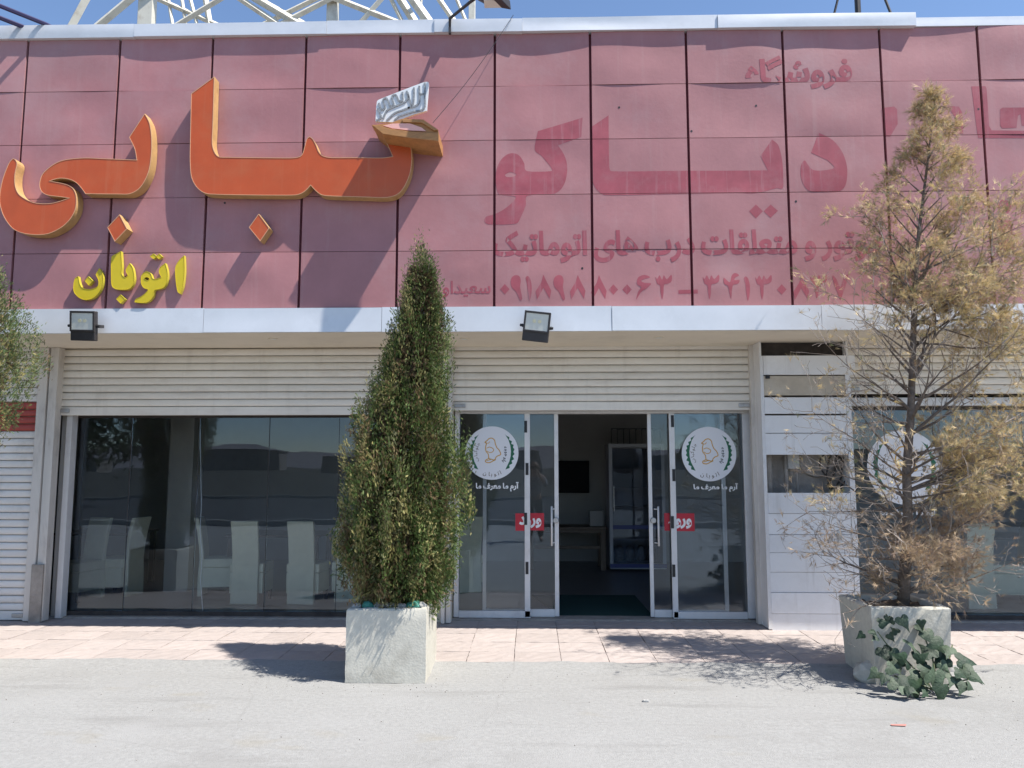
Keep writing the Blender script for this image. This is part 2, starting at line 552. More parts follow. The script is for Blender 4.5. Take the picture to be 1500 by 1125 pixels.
def text_in_box(mb, s, x0, x1, z0, z1, Y, off=0.02, step=0.0006):
    V, F = text_flat(s, off)
    xa, xb = min(p[0] for p in V), max(p[0] for p in V)
    ya, yb = min(p[1] for p in V), max(p[1] for p in V)
    vs = [(x0 + (p[0] - xa) / (xb - xa) * (x1 - x0), Y - p[2] * step, z0 + (p[1] - ya) / (yb - ya) * (z1 - z0)) for p in V]
    mb.add(vs, F)
def text_arc(mb, s, cx, cz, rad, a0, a1, size, Y, inward=False, off=0.02):
    """glyphs along a circle; a0 -> a1 in the left-to-right reading direction of the glyph row"""
    gs = [glyph(c, off) for c in shape_text(s)]
    tot = sum(g[2] for g in gs)
    x = 0.0
    for i, (v, f, a) in enumerate(gs):
        an = a0 + (a1 - a0) * ((x + a / 2) / tot)
        up = Vector((math.cos(an), math.sin(an)))
        if inward: up = -up
        rt = Vector((up.y, -up.x))
        base = Vector((cx, cz)) + Vector((math.cos(an), math.sin(an))) * rad
        vs = []
        for p in v:
            q = base + rt * ((p[0] - a / 2) * size) + up * (p[1] * size)
            vs.append((q.x, Y - (i % 3) * 0.0004, q.y))
        mb.add(vs, f)
        x += a

# ================================================================== SETTING
YF, YS, YG, YD = 7.34, 8.30, 8.50, 8.48        # fascia, shutters, shop glass, doors
SOF = 2.945                                    # soffit height

def sheet(name, m, x0, x1, y0, y1, z, kind='structure'):
    o = MB().add([(x0, y0, z), (x1, y0, z), (x1, y1, z), (x0, y1, z)], [(0, 1, 2, 3)]).build(name, m, origin=((x0 + x1) / 2, (y0 + y1) / 2, z))
    return tag(o, kind=kind)
sheet('ground', M_GROUND, -3000, 3000, -3000, 3000, 0.0)

# pavement of pink tiles in front of the shop
pave = MB().box(-9.5, 9.5, 6.66, 8.62, -0.05, 0.006).build('pavement', M_MORTAR)
tag(pave, 'strip of worn pink concrete paving tiles along the shop front', kind='structure')
def tile_mesh(k):
    rr = random.Random(k)
    w, d, h = 0.397, 0.365, 0.016
    bm = bmesh.new()
    nx, ny = 8, 8
    g = [[bm.verts.new((-w / 2 + w * i / nx, -d / 2 + d * j / ny, 0)) for i in range(nx + 1)] for j in range(ny + 1)]
    ph = rr.random() * 6.28
    for j in range(ny + 1):
        for i in range(nx + 1):
            v = g[j][i]
            if 0 < i < nx and 0 < j < ny:
                a = math.atan2(v.co.y + d / 2, v.co.x + w / 2)
                v.co.z += 0.0022 * math.sin(a * 16 + ph) + rr.uniform(-.0006, .0006)
            else:
                v.co.x += rr.uniform(-.002, .002); v.co.y += rr.uniform(-.002, .002); v.co.z -= rr.uniform(0, .003)
    for j in range(ny):
        for i in range(nx):
            bm.faces.new((g[j][i], g[j][i + 1], g[j + 1][i + 1], g[j + 1][i]))
    ring = [g[0][i] for i in range(nx)] + [g[j][nx] for j in range(ny)] + [g[ny][i] for i in range(nx, 0, -1)] + [g[j][0] for j in range(ny, 0, -1)]
    low = [bm.verts.new((v.co.x, v.co.y, -h)) for v in ring]
    for i in range(len(ring)):
        j = (i + 1) % len(ring)
        bm.faces.new((ring[j], ring[i], low[i], low[j]))
    me = bpy.data.meshes.new('tile')
    bm.to_mesh(me); bm.free()
    me.materials.append(M_TILE)
    return me
tms = [tile_mesh(k) for k in range(6)]
for j in range(5):
    for i in range(40):
        x = -8.0 + i * 0.402; y = 6.855 + j * 0.371
        o = bpy.data.objects.new('tile', random.choice(tms))
        link(o, pave, (x + random.uniform(-.002, .002), y + random.uniform(-.002, .002), 0.021 + random.uniform(-.0012, .0012)))
        o.rotation_euler = (random.uniform(-.003, .003), random.uniform(-.003, .003), random.choice([0, math.pi]) + random.uniform(-.004, .004))
# uneven concrete lip that runs over the front edge of the tiles
v, f = [], []
for i in range(241):
    x = -9 + i * 0.075
    e = 6.672 + 0.018 * math.sin(i * .37) + 0.012 * math.sin(i * 1.13 + 1) + random.uniform(-.012, .012)
    v += [(x, 6.30 + random.uniform(-.05, .05), -0.004), (x, 6.60 + random.uniform(-.03, .02), 0.016), (x, e, 0.0245)]
    if i:
        k = 3 * i
        f += [(k - 3, k, k + 1, k - 2), (k - 2, k + 1, k + 2, k - 1)]
tag(MB().add(v, f).build('concrete_edge', M_GROUND, smooth=True), kind='structure')

# ================================================================== BUILDING
B = thing('restaurant_building', 'single storey roadside restaurant with faded red panel fascia and cream roller shutters', 'building', (0.5, YS, 0))
box('back_wall', M_WALLIN, B, -8, 9, 13.6, 13.8, 0, 5.5)
box('side_wall', M_WALLIN, B, -8.2, -8.003, 7.45, 13.8, 0, 5.5)
box('side_wall', M_WALLIN, B, 9.003, 9.2, 7.45, 13.8, 0, 5.5)
box('roof', M_ROOF, B, -8, 9, 7.5, 13.6, 5.35, 5.5)
box('ceiling', M_CEIL, B, -8, 9, 8.36, 13.597, SOF + .01, SOF + .12)
box('indoor_floor', M_FLOORIN, B, -8, 9, 8.62, 13.6, -0.1, 0.022)
sof = MB().box(-8, 9, 7.36, 8.357, SOF, SOF + .05).build('soffit', M_SOFFIT, B)
for px, py in ((400, 496), (680, 496), (965, 494)):
    p = W(px, py, 7.80)
    c = G(px, py, SOF)
    MB().tube([(c.x, c.y, SOF - .006), (c.x, c.y, SOF + .01)], [.05, .05], 16).build('downlight_ring', M_SOFFIT, sof)
    MB().tube([(c.x, c.y, SOF - .008), (c.x, c.y, SOF - .0065)], [.036, .036], 16).build('downlight_lens', M_LENS, sof)
box('threshold', M_PLASTER, B, -8, 2.385, 8.40, 8.62, -0.02, 0.04, .008)
box('threshold', M_PLASTER, B, 3.30, 9, 8.40, 8.62, -0.02, 0.04, .008)

# ---- fascia of pressed metal panels
X0, PW, Z0, PH, NR = -5.14, 0.955, 3.185, 0.5605, 5
PANA = {}
def pan_par(c, r):
    if (c, r) not in PANA:
        g = random.Random(c * 31 + r * 7 + 5)
        PANA[(c, r)] = (g.uniform(-.010, .014), g.uniform(-.006, .006), g.uniform(-.006, .006), g.uniform(.3, .7), g.uniform(.3, .7), g.choice([0, 0, 0, 1]) * g.uniform(.004, .012))
    return PANA[(c, r)]
def bulge(x, z):
    """depth of the wavy sheet at (x,z), positive = pushed in"""
    u = (x - X0) / PW; c = math.floor(u); u -= c
    w = (z - Z0) / PH; r = max(0, min(NR - 1, math.floor(w))); w = min(max(w - r, 0), 1)
    A, Bx, Bz, du, dv, dd = pan_par(c, r)
    e = math.sin(math.pi * u) ** .7 if 0 < u < 1 else 0
    ez = (math.sin(math.pi * w) ** .6 if 0 < w < 1 else 0) * .8 + .2
    y = A * e * ez + Bx * math.sin(2 * math.pi * u) * ez + Bz * math.sin(2 * math.pi * w) * e * .7
    y -= dd * math.exp(-((u - du) ** 2 + (w - dv) ** 2) / .03)
    if r == NR - 1:                               # the top row sags most
        y += 0.010 * e * math.sin(c * 1.7)
    return y
fas = MB().box(-8, 9, YF + .045, YF + .10, 3.15, 6.0).build('fascia', M_SEAM, B)
SEAM, HJ = 0.013, 0.003
NX, NZ = 14, 8
for c in range(-3, 14):
    for r in range(NR):
        xa, xb = X0 + c * PW + SEAM, X0 + (c + 1) * PW - SEAM
        za, zb = Z0 + r * PH + HJ, Z0 + (r + 1) * PH - HJ
        v, f = [], []
        for j in range(NZ + 1):
            for i in range(NX + 1):
                x = xa + (xb - xa) * i / NX; z = za + (zb - za) * j / NZ
                v.append((x, YF + bulge(x, z), z))
        for j in range(NZ):
            for i in range(NX):
                k = j * (NX + 1) + i
                f.append((k, k + 1, k + NX + 2, k + NX + 1))
        ring = list(range(NX + 1)) + [(j + 1) * (NX + 1) - 1 for j in range(1, NZ + 1)] + [NZ * (NX + 1) + i for i in range(NX - 1, -1, -1)] + [j * (NX + 1) for j in range(NZ - 1, 0, -1)]
        k0 = len(v)
        for i in ring: v.append((v[i][0], YF + .044, v[i][2]))
        for i in range(len(ring)):
            j = (i + 1) % len(ring)
            f.append((ring[j], ring[i], k0 + i, k0 + j))
        o = MB().add(v, f).build('panel', M_PANEL, fas)
        o.data.polygons.foreach_set('use_smooth', [i < NX * NZ for i in range(len(o.data.polygons))])
        md = o.modifiers.new('s', 'EDGE_SPLIT'); md.split_angle = R(50)

# small holes and rust specks in the sheets
for px, py in ((329, 297), (1166, 295), (1108, 154), (907, 157), (853, 393), (1013, 192), (1433, 160)):
    p = W(px, py, YF)
    MB().tube([(p.x, YF + bulge(p.x, p.z) - .002, p.z), (p.x, YF + .02, p.z)], [.011, .011], 8).build('bolt_hole', M_BLACK, fas)

# ---- lettering left unfaded where an older sign hung
def conform(mb, lift=0.0013):
    """cut a flat lettering mesh finely, drop it on the wavy panels, leave the seams free"""
    bm = bmesh.new()
    vs = [bm.verts.new(p) for p in mb.v]
    for f in mb.f:
        try: bm.faces.new([vs[i] for i in f])
        except ValueError: pass
    xs = [p[0] for p in mb.v]; zs = [p[2] for p in mb.v]
    cuts = []
    c0, c1 = math.floor((min(xs) - X0) / PW), math.ceil((max(xs) - X0) / PW)
    for c in range(c0, c1 + 1):
        for d in (-SEAM, SEAM): cuts.append(((X0 + c * PW + d, 0, 0), (1, 0, 0)))
        for i in range(1, NX, 1): cuts.append(((X0 + c * PW + SEAM + (PW - 2 * SEAM) * i / NX, 0, 0), (1, 0, 0)))
    for r in range(NR):
        for j in range(0, NZ): cuts.append(((0, 0, Z0 + r * PH + HJ + (PH - 2 * HJ) * j / NZ), (0, 0, 1)))
        cuts.append(((0, 0, Z0 + (r + 1) * PH - HJ), (0, 0, 1)))
    for co, no in cuts:
        a = co[0] if no[0] else co[2]
        b = xs if no[0] else zs
        if min(b) < a < max(b):
            bmesh.ops.bisect_plane(bm, geom=bm.verts[:] + bm.edges[:] + bm.faces[:], plane_co=co, plane_no=no, dist=1e-5)
    kill = []
    for f in bm.faces:
        m = f.calc_center_median()
        u = (m.x - X0) / PW; u = (u - round(u)) * PW
        w = (m.z - Z0) / PH; w = (w - round(w)) * PH
        if abs(u) < SEAM or abs(w) < HJ: kill.append(f)
    bmesh.ops.delete(bm, geom=kill, context='FACES')
    for v in bm.verts:
        base = v.co.y
        u = (v.co.x - X0) / PW; cc = math.floor(u)
        v.co.y = YF + bulge(v.co.x, v.co.z) - lift + base
    out = MB()
    bm.verts.index_update()
    out.v = [tuple(v.co) for v in bm.verts]
    out.f = [tuple(v.index for v in f.verts) for f in bm.faces]
    bm.free()
    return out
def ghost(name, polys, label=None):
    for i, (poly, holes) in enumerate(polys):
        mb = MB().prism(poly, 0.0, 0.01, holes, back=False, sides=False)
        o = conform(mb).build('faded_letter', M_GHOST, fas)
        if label: o['label'] = label
C3 = ((700, 0), 3.75); C4 = ((1080, 0), 1500 / 420); C7 = ((700, 270), 3.75); C8 = ((1080, 270), 1500 / 420); C9 = ((1220, 80), 1500 / 280)
def PX(pts, C):
    return [(C[0][0] + p[0] / C[1], C[0][1] + p[1] / C[1]) for p in pts]
def GP(pts, corners=(), sub=4):
    return [(w.x, w.z) for w in (W(p[0], p[1], YF) for p in smooth_poly(pts, corners, sub))]
kw = PX([(575, 645), (568, 752), (440, 797), (470, 840), (488, 890), (490, 950), (475, 1010), (445, 1050), (400, 1068), (272, 1076)], C3) + \
     PX([(262, 120), (238, 178), (210, 218), (60, 220), (35, 205), (45, 178), (90, 165), (140, 140), (190, 100), (206, 68)], C7) + \
     PX([(120, 1070), (105, 1045), (98, 990), (103, 930), (125, 880), (160, 848), (195, 840), (230, 855), (255, 895), (268, 938), (405, 938), (400, 915), (350, 855), (312, 820), (330, 720)], C3)
kh = PX([(150, 960), (180, 945), (210, 958), (195, 970), (160, 972)], C3)
ya = PX([(718, 632), (722, 915), (735, 940), (1145, 938)], C3) + PX([(160, 890), (122, 815), (182, 730), (215, 760), (235, 840), (240, 920), (238, 985), (205, 985), (100, 1010), (0, 1010)], C4) + \
     PX([(1145, 1065), (700, 1072), (660, 1050), (635, 1010), (625, 940), (620, 700)], C3)
dal = PX([(425, 695), (500, 735), (550, 800), (572, 870), (573, 930), (560, 980), (520, 1005), (380, 1000), (345, 965), (330, 910), (335, 860), (352, 840), (370, 865), (395, 890), (450, 893), (505, 878), (470, 840), (385, 800)], C4)
d1 = PX([(98, 105), (135, 140), (98, 178), (62, 140)], C8); d2 = PX([(175, 105), (213, 138), (175, 175), (138, 140)], C8)
ghost('big', [(GP(kw, {0, 1, 2, 28, 34}), [GP(kh)]), (GP(ya, {0, 3, 4, 5, 6, 19}), []), (GP(dal, {0, 16, 17}), []), (GP(d1, {0, 1, 2, 3}, 1), []), (GP(d2, {0, 1, 2, 3}, 1), [])],
      'large darker red ghost of removed letters on the faded panels')
fr = [PX([(380, 420), (480, 408), (503, 430), (508, 545), (450, 645), (395, 640)], C9), PX([(640, 400), (720, 385), (720, 470), (640, 455)], C9),
      PX([(900, 405), (985, 410), (1015, 460), (1022, 620), (940, 622), (960, 500)], C9),
      PX([(1085, 250), (1195, 248), (1205, 270), (1225, 560), (1245, 595), (1470, 598), (1800, 600), (1800, 655), (1140, 655), (1130, 600)], C9),
      PX([(1310, 430), (1330, 418), (1780, 418), (1790, 560), (1480, 560), (1470, 470), (1450, 480), (1440, 575), (1330, 580), (1312, 560)], C9),
      PX([(1365, 115), (1375, 88), (1402, 80), (1428, 90), (1436, 115), (1426, 142), (1402, 152), (1375, 142)], C8),
      PX([(1360, 190), (1430, 185), (1440, 220), (1445, 350), (1370, 350), (1375, 260)], C8)]
ghost('right', [(GP(q, set(range(len(q))) if len(q) != 8 else (), 1 if len(q) != 8 else 3), []) for q in fr])
# phone number
DIG = {'9': [(-30, 545), (-25, 515), (-5, 500), (17, 505), (26, 530), (22, 565), (34, 630), (22, 638), (0, 592), (-20, 572)],
       '1': [(-18, 515), (-6, 505), (6, 518), (16, 560), (12, 615), (3, 640), (-4, 600), (-10, 550)],
       '8': [(0, 498), (15, 530), (43, 585), (35, 630), (0, 570), (-35, 634), (-43, 590), (-12, 540)],
       '6': [(-36, 548), (-30, 512), (5, 497), (36, 510), (6, 520), (-14, 530), (6, 541), (42, 545), (16, 572), (-14, 592), (-40, 634), (-30, 590), (-14, 565)],
       '3': [(-45, 508), (-35, 520), (-22, 499), (-8, 524), (2, 499), (18, 521), (43, 496), (45, 530), (25, 546), (3, 552), (0, 600), (-8, 632), (-17, 590), (-20, 556), (-35, 546)],
       '4': [(-45, 513), (-30, 525), (-10, 538), (0, 500), (20, 486), (41, 499), (20, 512), (15, 526), (43, 525), (35, 546), (5, 556), (-3, 628), (-15, 590), (-22, 560), (-43, 546)],
       '7': [(-44, 500), (-22, 520), (0, 566), (18, 512), (42, 496), (36, 535), (14, 600), (0, 634), (-14, 600), (-36, 542)],
       '0': [(0, 548), (26, 577), (0, 606), (-26, 577)]}
num = []
for ch, x in zip('09189880063', (148, 210, 280, 360, 445, 548, 665, 745, 820, 910, 1020)):
    num.append((ch, x))
for ch, x in zip('341', (1280, 1395, 1480)): num.append((ch, x))
for ch, x in zip('30837', (138, 233, 335, 425, 540)): num.append((ch, (1080 + x / C8[1] - 700) * 3.75))
pl = []
for ch, x in num:
    q = [(700 + (x + p[0]) / 3.75, 270 + p[1] / 3.75) for p in DIG[ch]]
    pl.append((GP(q, set(range(len(q))) if ch in '08' else (), 3), []))
pl.append((GP(PX([(1102, 580), (1208, 578), (1208, 600), (1102, 602)], C7), {0, 1, 2, 3}, 1), []))
ghost('number', pl, 'faded red phone number in Persian digits')
def ghost_text(s, x0, x1, y0, y1, off):
    a, b = W(x0, y1, YF), W(x1, y0, YF)
    V, F = text_flat(s, off)
    mb = MB()
    text_in_box(mb, s, a.x, b.x, a.z, b.z, 0.0, off)
    for w in sorted({p[3] for p in V}):
        ix = [i for i, p in enumerate(V) if p[3] == w]; mp_ = {i: k for k, i in enumerate(ix)}
        o = MB(); o.v = [mb.v[i] for i in ix]; o.f = [tuple(mp_[i] for i in f) for f in F if f[0] in mp_]
        conform(o).build('faded_word', M_GHOST, fas)
ghost_text('موتور و متعلقات درب های اتوماتیک', 722, 1290, 334, 386, .035)
ghost_text('فروشگاه', 1092, 1247, 80, 132, .04)
ghost_text('سعیداو', 648, 719, 411, 436, .02)

# ---- silver band under the fascia, and the cap on the parapet
band = MB().box(-8, 9, YF - .005, YF + .03, SOF + .004, 3.178).build('silver_band', M_SILVER, B)
def wavy_plate(name, xa, xb, za, zb, Y, th, amp, parent, seed, tilt=0.0):
    g = random.Random(seed)
    v, f = [], []
    n, m = 16, 6
    bl = [(g.uniform(.1, .9), g.uniform(.1, .9), g.uniform(-1, 1) * amp, g.uniform(.03, .2)) for _ in range(5)]
    for j in range(m + 1):
        for i in range(n + 1):
            u, w = i / n, j / m
            y = Y + sum(a * math.exp(-((u - p) ** 2 / s + (w - q) ** 2 / .3)) for p, q, a, s in bl)
            v.append((xa + (xb - xa) * u, y, za + (zb - za) * w + tilt * u))
    for j in range(m):
        for i in range(n):
            k = j * (n + 1) + i
            f.append((k, k + 1, k + n + 2, k + n + 1))
    k = len(v)
    # top and bottom returns
    for i in range(n + 1): v.append((v[m * (n + 1) + i][0], Y + th, v[m * (n + 1) + i][2]))
    for i in range(n + 1): v.append((v[i][0], Y + th, v[i][2]))
    for i in range(n):
        f.append((m * (n + 1) + i, m * (n + 1) + i + 1, k + i + 1, k + i))
        f.append((i + 1, i, k + n + 1 + i, k + n + 2 + i))
    # ends
    for e in (0, n):
        col = [j * (n + 1) + e for j in range(m + 1)]
        q = col + [k + e, k + n + 1 + e]
        f.append(tuple(q) if e == 0 else tuple(reversed(q)))
    o = MB().add(v, f).build(name, M_SILVER, parent, smooth=True)
    md = o.modifiers.new('s', 'EDGE_SPLIT'); md.split_angle = R(50)
    return o
bx = [-8] + [W(x, 470, YF).x for x in (300, 560, 896, 1202)] + [6.0, 9]
for i in range(len(bx) - 1):
    wavy_plate('band_sheet', bx[i] + .002, bx[i + 1] - .002, SOF - .004 + (i % 2) * .002, 3.183 - (i % 2) * .003, YF - .03 - (i % 2) * .003, .024, .010 if i == 1 else .005, band, i + 3)
cap = MB().box(-8, 9, YF - .002, YF + .26, 5.99, 6.085).build('parapet_cap', M_SILVER, B)
cx = [(-8, 200, 0), (200, 480, .006), (480, 637, .0), (637, 765, .008), (765, 1050, .0), (1050, 1339, .010), (1339, 3000, -.012)]
for i, (a, b, d) in enumerate(cx):
    xa = a if a < 0 else W(a, 40, YF).x
    xb = min(9.0, W(b, 40, YF).x)
    wavy_plate('cap_sheet', xa + .001, xb - .001, 5.985 - d * .3, (6.125 if i < 6 else 6.085) + d * .5 - (.012 if i % 2 else 0), YF - (.038 if i < 6 else .022) - d, .30, .006, cap, i + 40, tilt=random.uniform(-.006, .003))

# ---- roller shutters: guide rails, slats, bottom bar
def slat_src(w, h, m):
    """one curved slat, w wide, h high, centred"""
    pr = []
    for i in range(7):
        t = i / 6
        pr.append((-0.010 * math.sin(math.pi * t) ** .5 - .002, -h / 2 + .0035 + (h - .007) * t))
    v, f = [], []
    for p in pr: v += [(-w / 2, p[0], p[1]), (w / 2, p[0], p[1])]
    k = len(v)
    for i in range(6): f.append((2 * i, 2 * i + 1, 2 * i + 3, 2 * i + 2))
    v += [(-w / 2, .012, pr[0][1]), (w / 2, .012, pr[0][1]), (w / 2, .012, pr[-1][1]), (-w / 2, .012, pr[-1][1])]
    f += [(1, 0, k, k + 1), (12, 13, k + 2, k + 3), (k, k + 3, k + 2, k + 1)]
    me = bpy.data.meshes.new('slat')
    me.from_pydata(v, [], f); me.materials.append(m)
    me.polygons.foreach_set('use_smooth', [i < 6 for i in range(len(f))])
    return me
def shutter(xa, xb, zb, zt, Y, m, red=(), label=None, bar=True):
    h = 0.0795
    bk = box('roller_shutter', M_SLATB, B, xa, xb, Y + .014, Y + .03, zb, zt)
    if label: bk['label'] = label
    me = slat_src(xb - xa, h, m)
    mr = slat_src(xb - xa, h, M_SLATR) if red else None
    z = zb + (0.095 if bar else 0.0)
    while z < zt - .01:
        zc = z + h / 2
        o = bpy.data.objects.new('slat', mr if red and red[0] < zc < red[1] else me)
        link(o, bk, ((xa + xb) / 2, Y + random.uniform(-.0015, .0015), min(zc, zt + .01)))
        o.rotation_euler = (0, random.uniform(-.0006, .0006), 0)
        z += h
    if bar:
        box('bottom_bar', m, bk, xa, xb, Y - .008, Y + .013, zb, zb + .092, .005)
        for x in (xa + .09, xb - .09):
            MB().box(x - .075, x + .045, Y - .024, Y - .009, zb + .028, zb + .072).build('lock_catch', M_STEEL, bk, bevel=.008)
    return bk
xL0, xL1 = W(62, 600, YS).x - 2.6, W(52, 600, YS).x
shutter(-8.0, W(54, 700, 8.27).x, 0.03, SOF - .003, 8.27, M_SLATW, (W(30, 634, 8.27).z, W(30, 592, 8.27).z), 'closed shutter with a red band of four slats')
sx0, sx1 = W(88, 560, YS).x, W(655, 560, YS).x
shutter(sx0, -0.97, 2.205, SOF - .003, YS, M_SLAT)
dx0, dx1 = W(664, 560, YS).x, W(1103, 560, YS).x
shutter(dx0, dx1, 2.25, SOF - .003, YS, M_SLAT)
shutter(3.36, 8.99, 2.42, SOF - .003, YS, M_SLAT)

# guide rails: (px left, px right at y~700, plane)
def rail(x0, x1, y0, y1, z0=0.03, m=None):
    return box('guide_rail', m or M_RAIL, B, x0, x1, y0, y1, z0, SOF - .002, .004)
a = W(48, 700, 8.22).x; b = W(78, 700, 8.22).x
rail(a, a + .10, 8.20, 8.30); rail(a + .112, a + .165, 8.215, 8.30); rail(a + .177, b - .004, 8.19, 8.30)
box('post_plinth', M_PLASTER, B, a + .08, a + .21, 8.17, 8.189, .0, .62, .006)
rail(b + .02, b + .085, 8.36, 8.47, m=M_ALU)
rail(-0.955, -0.915, 8.19, 8.30); rail(-0.908, -0.855, 8.22, 8.31)
box('column', M_SOFFIT, B, -1.16, -0.86, 8.33, 8.60, 0, SOF)
r0 = W(1103, 700, 8.25).x
rail(r0, r0 + .075, 8.23, 8.31); rail(r0 + .085, 2.375, 8.12, 8.31, m=M_ALU)

# ---- shop windows
def window(xa, xb, joints, zt, Y, label):
    w = box('shop_window', M_DARK, B, xa, xb, Y - .02, Y + .03, .041, .085)
    w['label'] = label
    box('head_rail', M_DARK, w, xa, xb, Y - .02, Y + .03, zt, zt + .04)
    js = [xa] + joints + [xb]
    for i in range(len(js) - 1):
        k = i % 2 * .004
        MB().box(js[i] + .003, js[i + 1] - .003, Y + k, Y + k + .010, .087, zt - .002).build('pane', M_CLOUDY, w)
        if i: box('joint_strip', M_DARK, w, js[i] - .0028, js[i] + .0028, Y - .001, Y + .009, .087, zt - .002)
    return w
wl = W(100, 700, YG).x
jj = [W(p, 750, YG).x for p in (187, 287, 391)]
while jj[-1] + .78 < -1.4: jj.append(jj[-1] + .78)
window(wl, -1.17, jj, 2.19, YG, 'frameless shop window of five tall glass sheets beside the conifer')
box('window_jamb', M_RAIL, B, wl - .07, wl - .004, YG - .06, YG + .06, .04, 2.3, .004)
box('window_bulkhead', M_DARK, B, wl - .07, -1.165, YG - .03, YG + .10, 2.232, SOF)
window(3.37, 8.9, [4.35, 5.3, 6.25, 7.2], 2.26, YG, 'frameless shop window behind the dried tree')
box('window_head', M_ALU, B, 3.31, 8.9, YG - .10, YG + .04, 2.302, 2.39, .004)
box('window_bulkhead', M_DARK, B, 3.31, 8.9, YG - .03, YG + .10, 2.392, SOF)

# ---- sliding entrance doors
zt = W(900, 606, YD).z
xa, xb = W(666, 750, YD).x, W(1101, 750, YD).x
ED = MB().box(xa, xb, YD - .05, YD + .07, zt, zt + .075).build('entrance', M_ALU, B, bevel=.004)
ED['label'] = 'white aluminium sliding entrance with its two leaves pushed open'
box('door_bulkhead', M_SOFFIT, B, xa, xb, YD - .04, YD + .10, zt + .077, SOF)
def X(px): return W(px, 750, YD).x
def stile(x0, x1, y0, y1, z0=.05, z1=None, m=M_ALU, n='stile'):
    return box(n, m, ED, x0, x1, y0, y1, z0, z1 if z1 else zt - .001, .003)
stile(xa, X(673), YD - .045, YD + .065); stile(X(1090), xb, YD - .045, YD + .065)
for s0, s1 in ((X(673), X(777)), (X(983), X(1090))):         # fixed leaves
    box('bottom_rail', M_ALU, ED, s0 + .002, s1 - .002, YD - .03, YD + .0, .042, .115, .003)
stile(X(768.5), X(776.5), YD - .03, YD + .0); stile(X(982), X(990), YD - .03, YD + .0)
MB().box(X(673) + .002, X(768.5) - .002, YD - .018, YD - .010, .117, zt - .003).build('pane', M_DOORG, ED)
MB().box(X(990) + .002, X(1090) - .002, YD - .018, YD - .010, .117, zt - .003).build('pane', M_DOORG, ED)
for s0, s1 in ((X(707), X(818.5)), (X(951), X(1065))):       # sliding leaves
    y0, y1 = YD + .022, YD + .052
    stile(s0, s0 + .040, y0, y1); stile(s1 - .045, s1, y0, y1)
    box('bottom_rail', M_ALU, ED, s0 + .042, s1 - .047, y0, y1, .045, .125, .003)
    MB().box(s0 + .042, s1 - .047, y0 + .011, y0 + .019, .127, zt - .003).build('pane', M_DOORG, ED)
for sx, ys in ((772, (625, 687, 760, 832)), (987, (617, 696, 765, 836))):  # black tape on the edge of the fixed leaves
    for k, y in enumerate(ys):
        x = W(sx + (k % 2) * 2 - 2, y, YD - .03).x; z = W(sx, y, YD - .03).z
        box('edge_tape', M_BLACK, ED, x - .016, x + .016, YD - .034, YD - .0302, z - .065, z + .065)
for hx, lx in ((X(808), X(814)), (X(963.5), X(957))):
    y = YD + .02
    hz = 1.0
    MB().tube([(hx, y - .05, hz - .20), (hx, y - .05, hz + .22)], .011, 8).build('pull_handle', M_ALU, ED, smooth=True)
    for dz in (-.17, .19):
        MB().tube([(hx, y - .05, hz + dz), (hx + (lx - hx) * .7, y + .004, hz + dz)], .007, 6).build('handle_mount', M_ALU, ED)
    MB().tube([(lx, y - .035, hz + .07), (lx, y + .003, hz + .07)], [.030, .034], 14).build('lock', M_STEEL, ED, bevel=.004)

# ---- white boarded service bay beside the doors
YC = 8.0
cl = W(1119, 700, YC).x; cr = 3.275
SB = box('service_bay', M_PLASTER, B, cl, cr, YC + .25, YC + .30, 0, SOF)
SB['label'] = 'service bay clad in white boards with one board missing'
box('side_board', M_BOARD, SB, cl, cl + .02, YC + .012, YC + .249, .03, SOF - .002); box('side_board', M_BOARD, SB, cr - .02, cr, YC + .012, YC + .249, .03, SOF - .002)
box('corner_strip', M_ALU, SB, cl - .005, cl + .03, YC - .008, YC + .011, .03, W(1190, 521, YC).z, .002)
box('corner_strip', M_BOARD, SB, cr - .045, cr + .006, YC - .006, YC + .011, .03, W(1190, 549, YC).z, .002)
ylist = [(521, 549, 'w'), (550.5, 579, 'b'), (582, 606, 'w'), (608.5, 634, 'w'), (635, 666, 'w'), (722, 752, 'w'), (752.6, 783, 'w'), (783.6, 809.5, 'w'), (810, 838, 'w'), (838.6, 868, 'w'), (868.5, 899, 'w'), (899.5, 925.5, 'w')]
for i, (ya_, yb_, k) in enumerate(ylist):
    z1, z0 = W(1190, ya_, YC).z, W(1190, yb_, YC).z
    d = .004 * math.sin(i * 2.3)
    x1 = cr - .047 if i else cr + .06
    y0 = YC + d - (.012 if i == 0 else 0)
    o = box('board', M_BOARD if k == 'w' else M_BOARDB, SB, cl + .032, x1, y0, y0 + .018, max(z0, .012), z1, .0015)
zg0, zg1 = W(1190, 721, YC).z, W(1190, 667, YC).z
for x, rr in ((cl + .10, .045), (cl + .29, .02), (cl + .40, .012)):
    MB().tube([(x, YC + .19, zg0 - .4), (x, YC + .19, zg1 + .4)], rr, 10).build('pipe', M_PLASTER, SB, smooth=True)
MB().tube([(cl + .62, YC + .2, zg1 - .03), (cl + .62, YC + .248, zg1 - .03)], [.19, .20], 24).build('meter_dial', M_PLASTER, SB)
MB().box(cl + .30, cl + .42, YC + .15, YC + .245, zg1 - .14, zg1 + .05).build('meter_box', M_STONE, SB, bevel=.01)
wr = random.Random(3)
for k in range(5):
    pts = [(cl + .70 + .04 * k + wr.uniform(-.03, .03), YC + .15 + .01 * k, zg0 - .2 + .09 * i) for i in range(9)]
    pts = [(p[0] + .05 * math.sin(i * .9 + k), p[1], p[2]) for i, p in enumerate(pts)]
    MB().tube(pts, .010, 6).build('cable', M_DARK, SB, smooth=True)
box('vent_board', M_DARK, SB, cl + .02, cr - .02, YC + .10, YC + .11, W(1190, 519, YC).z, SOF - .002)
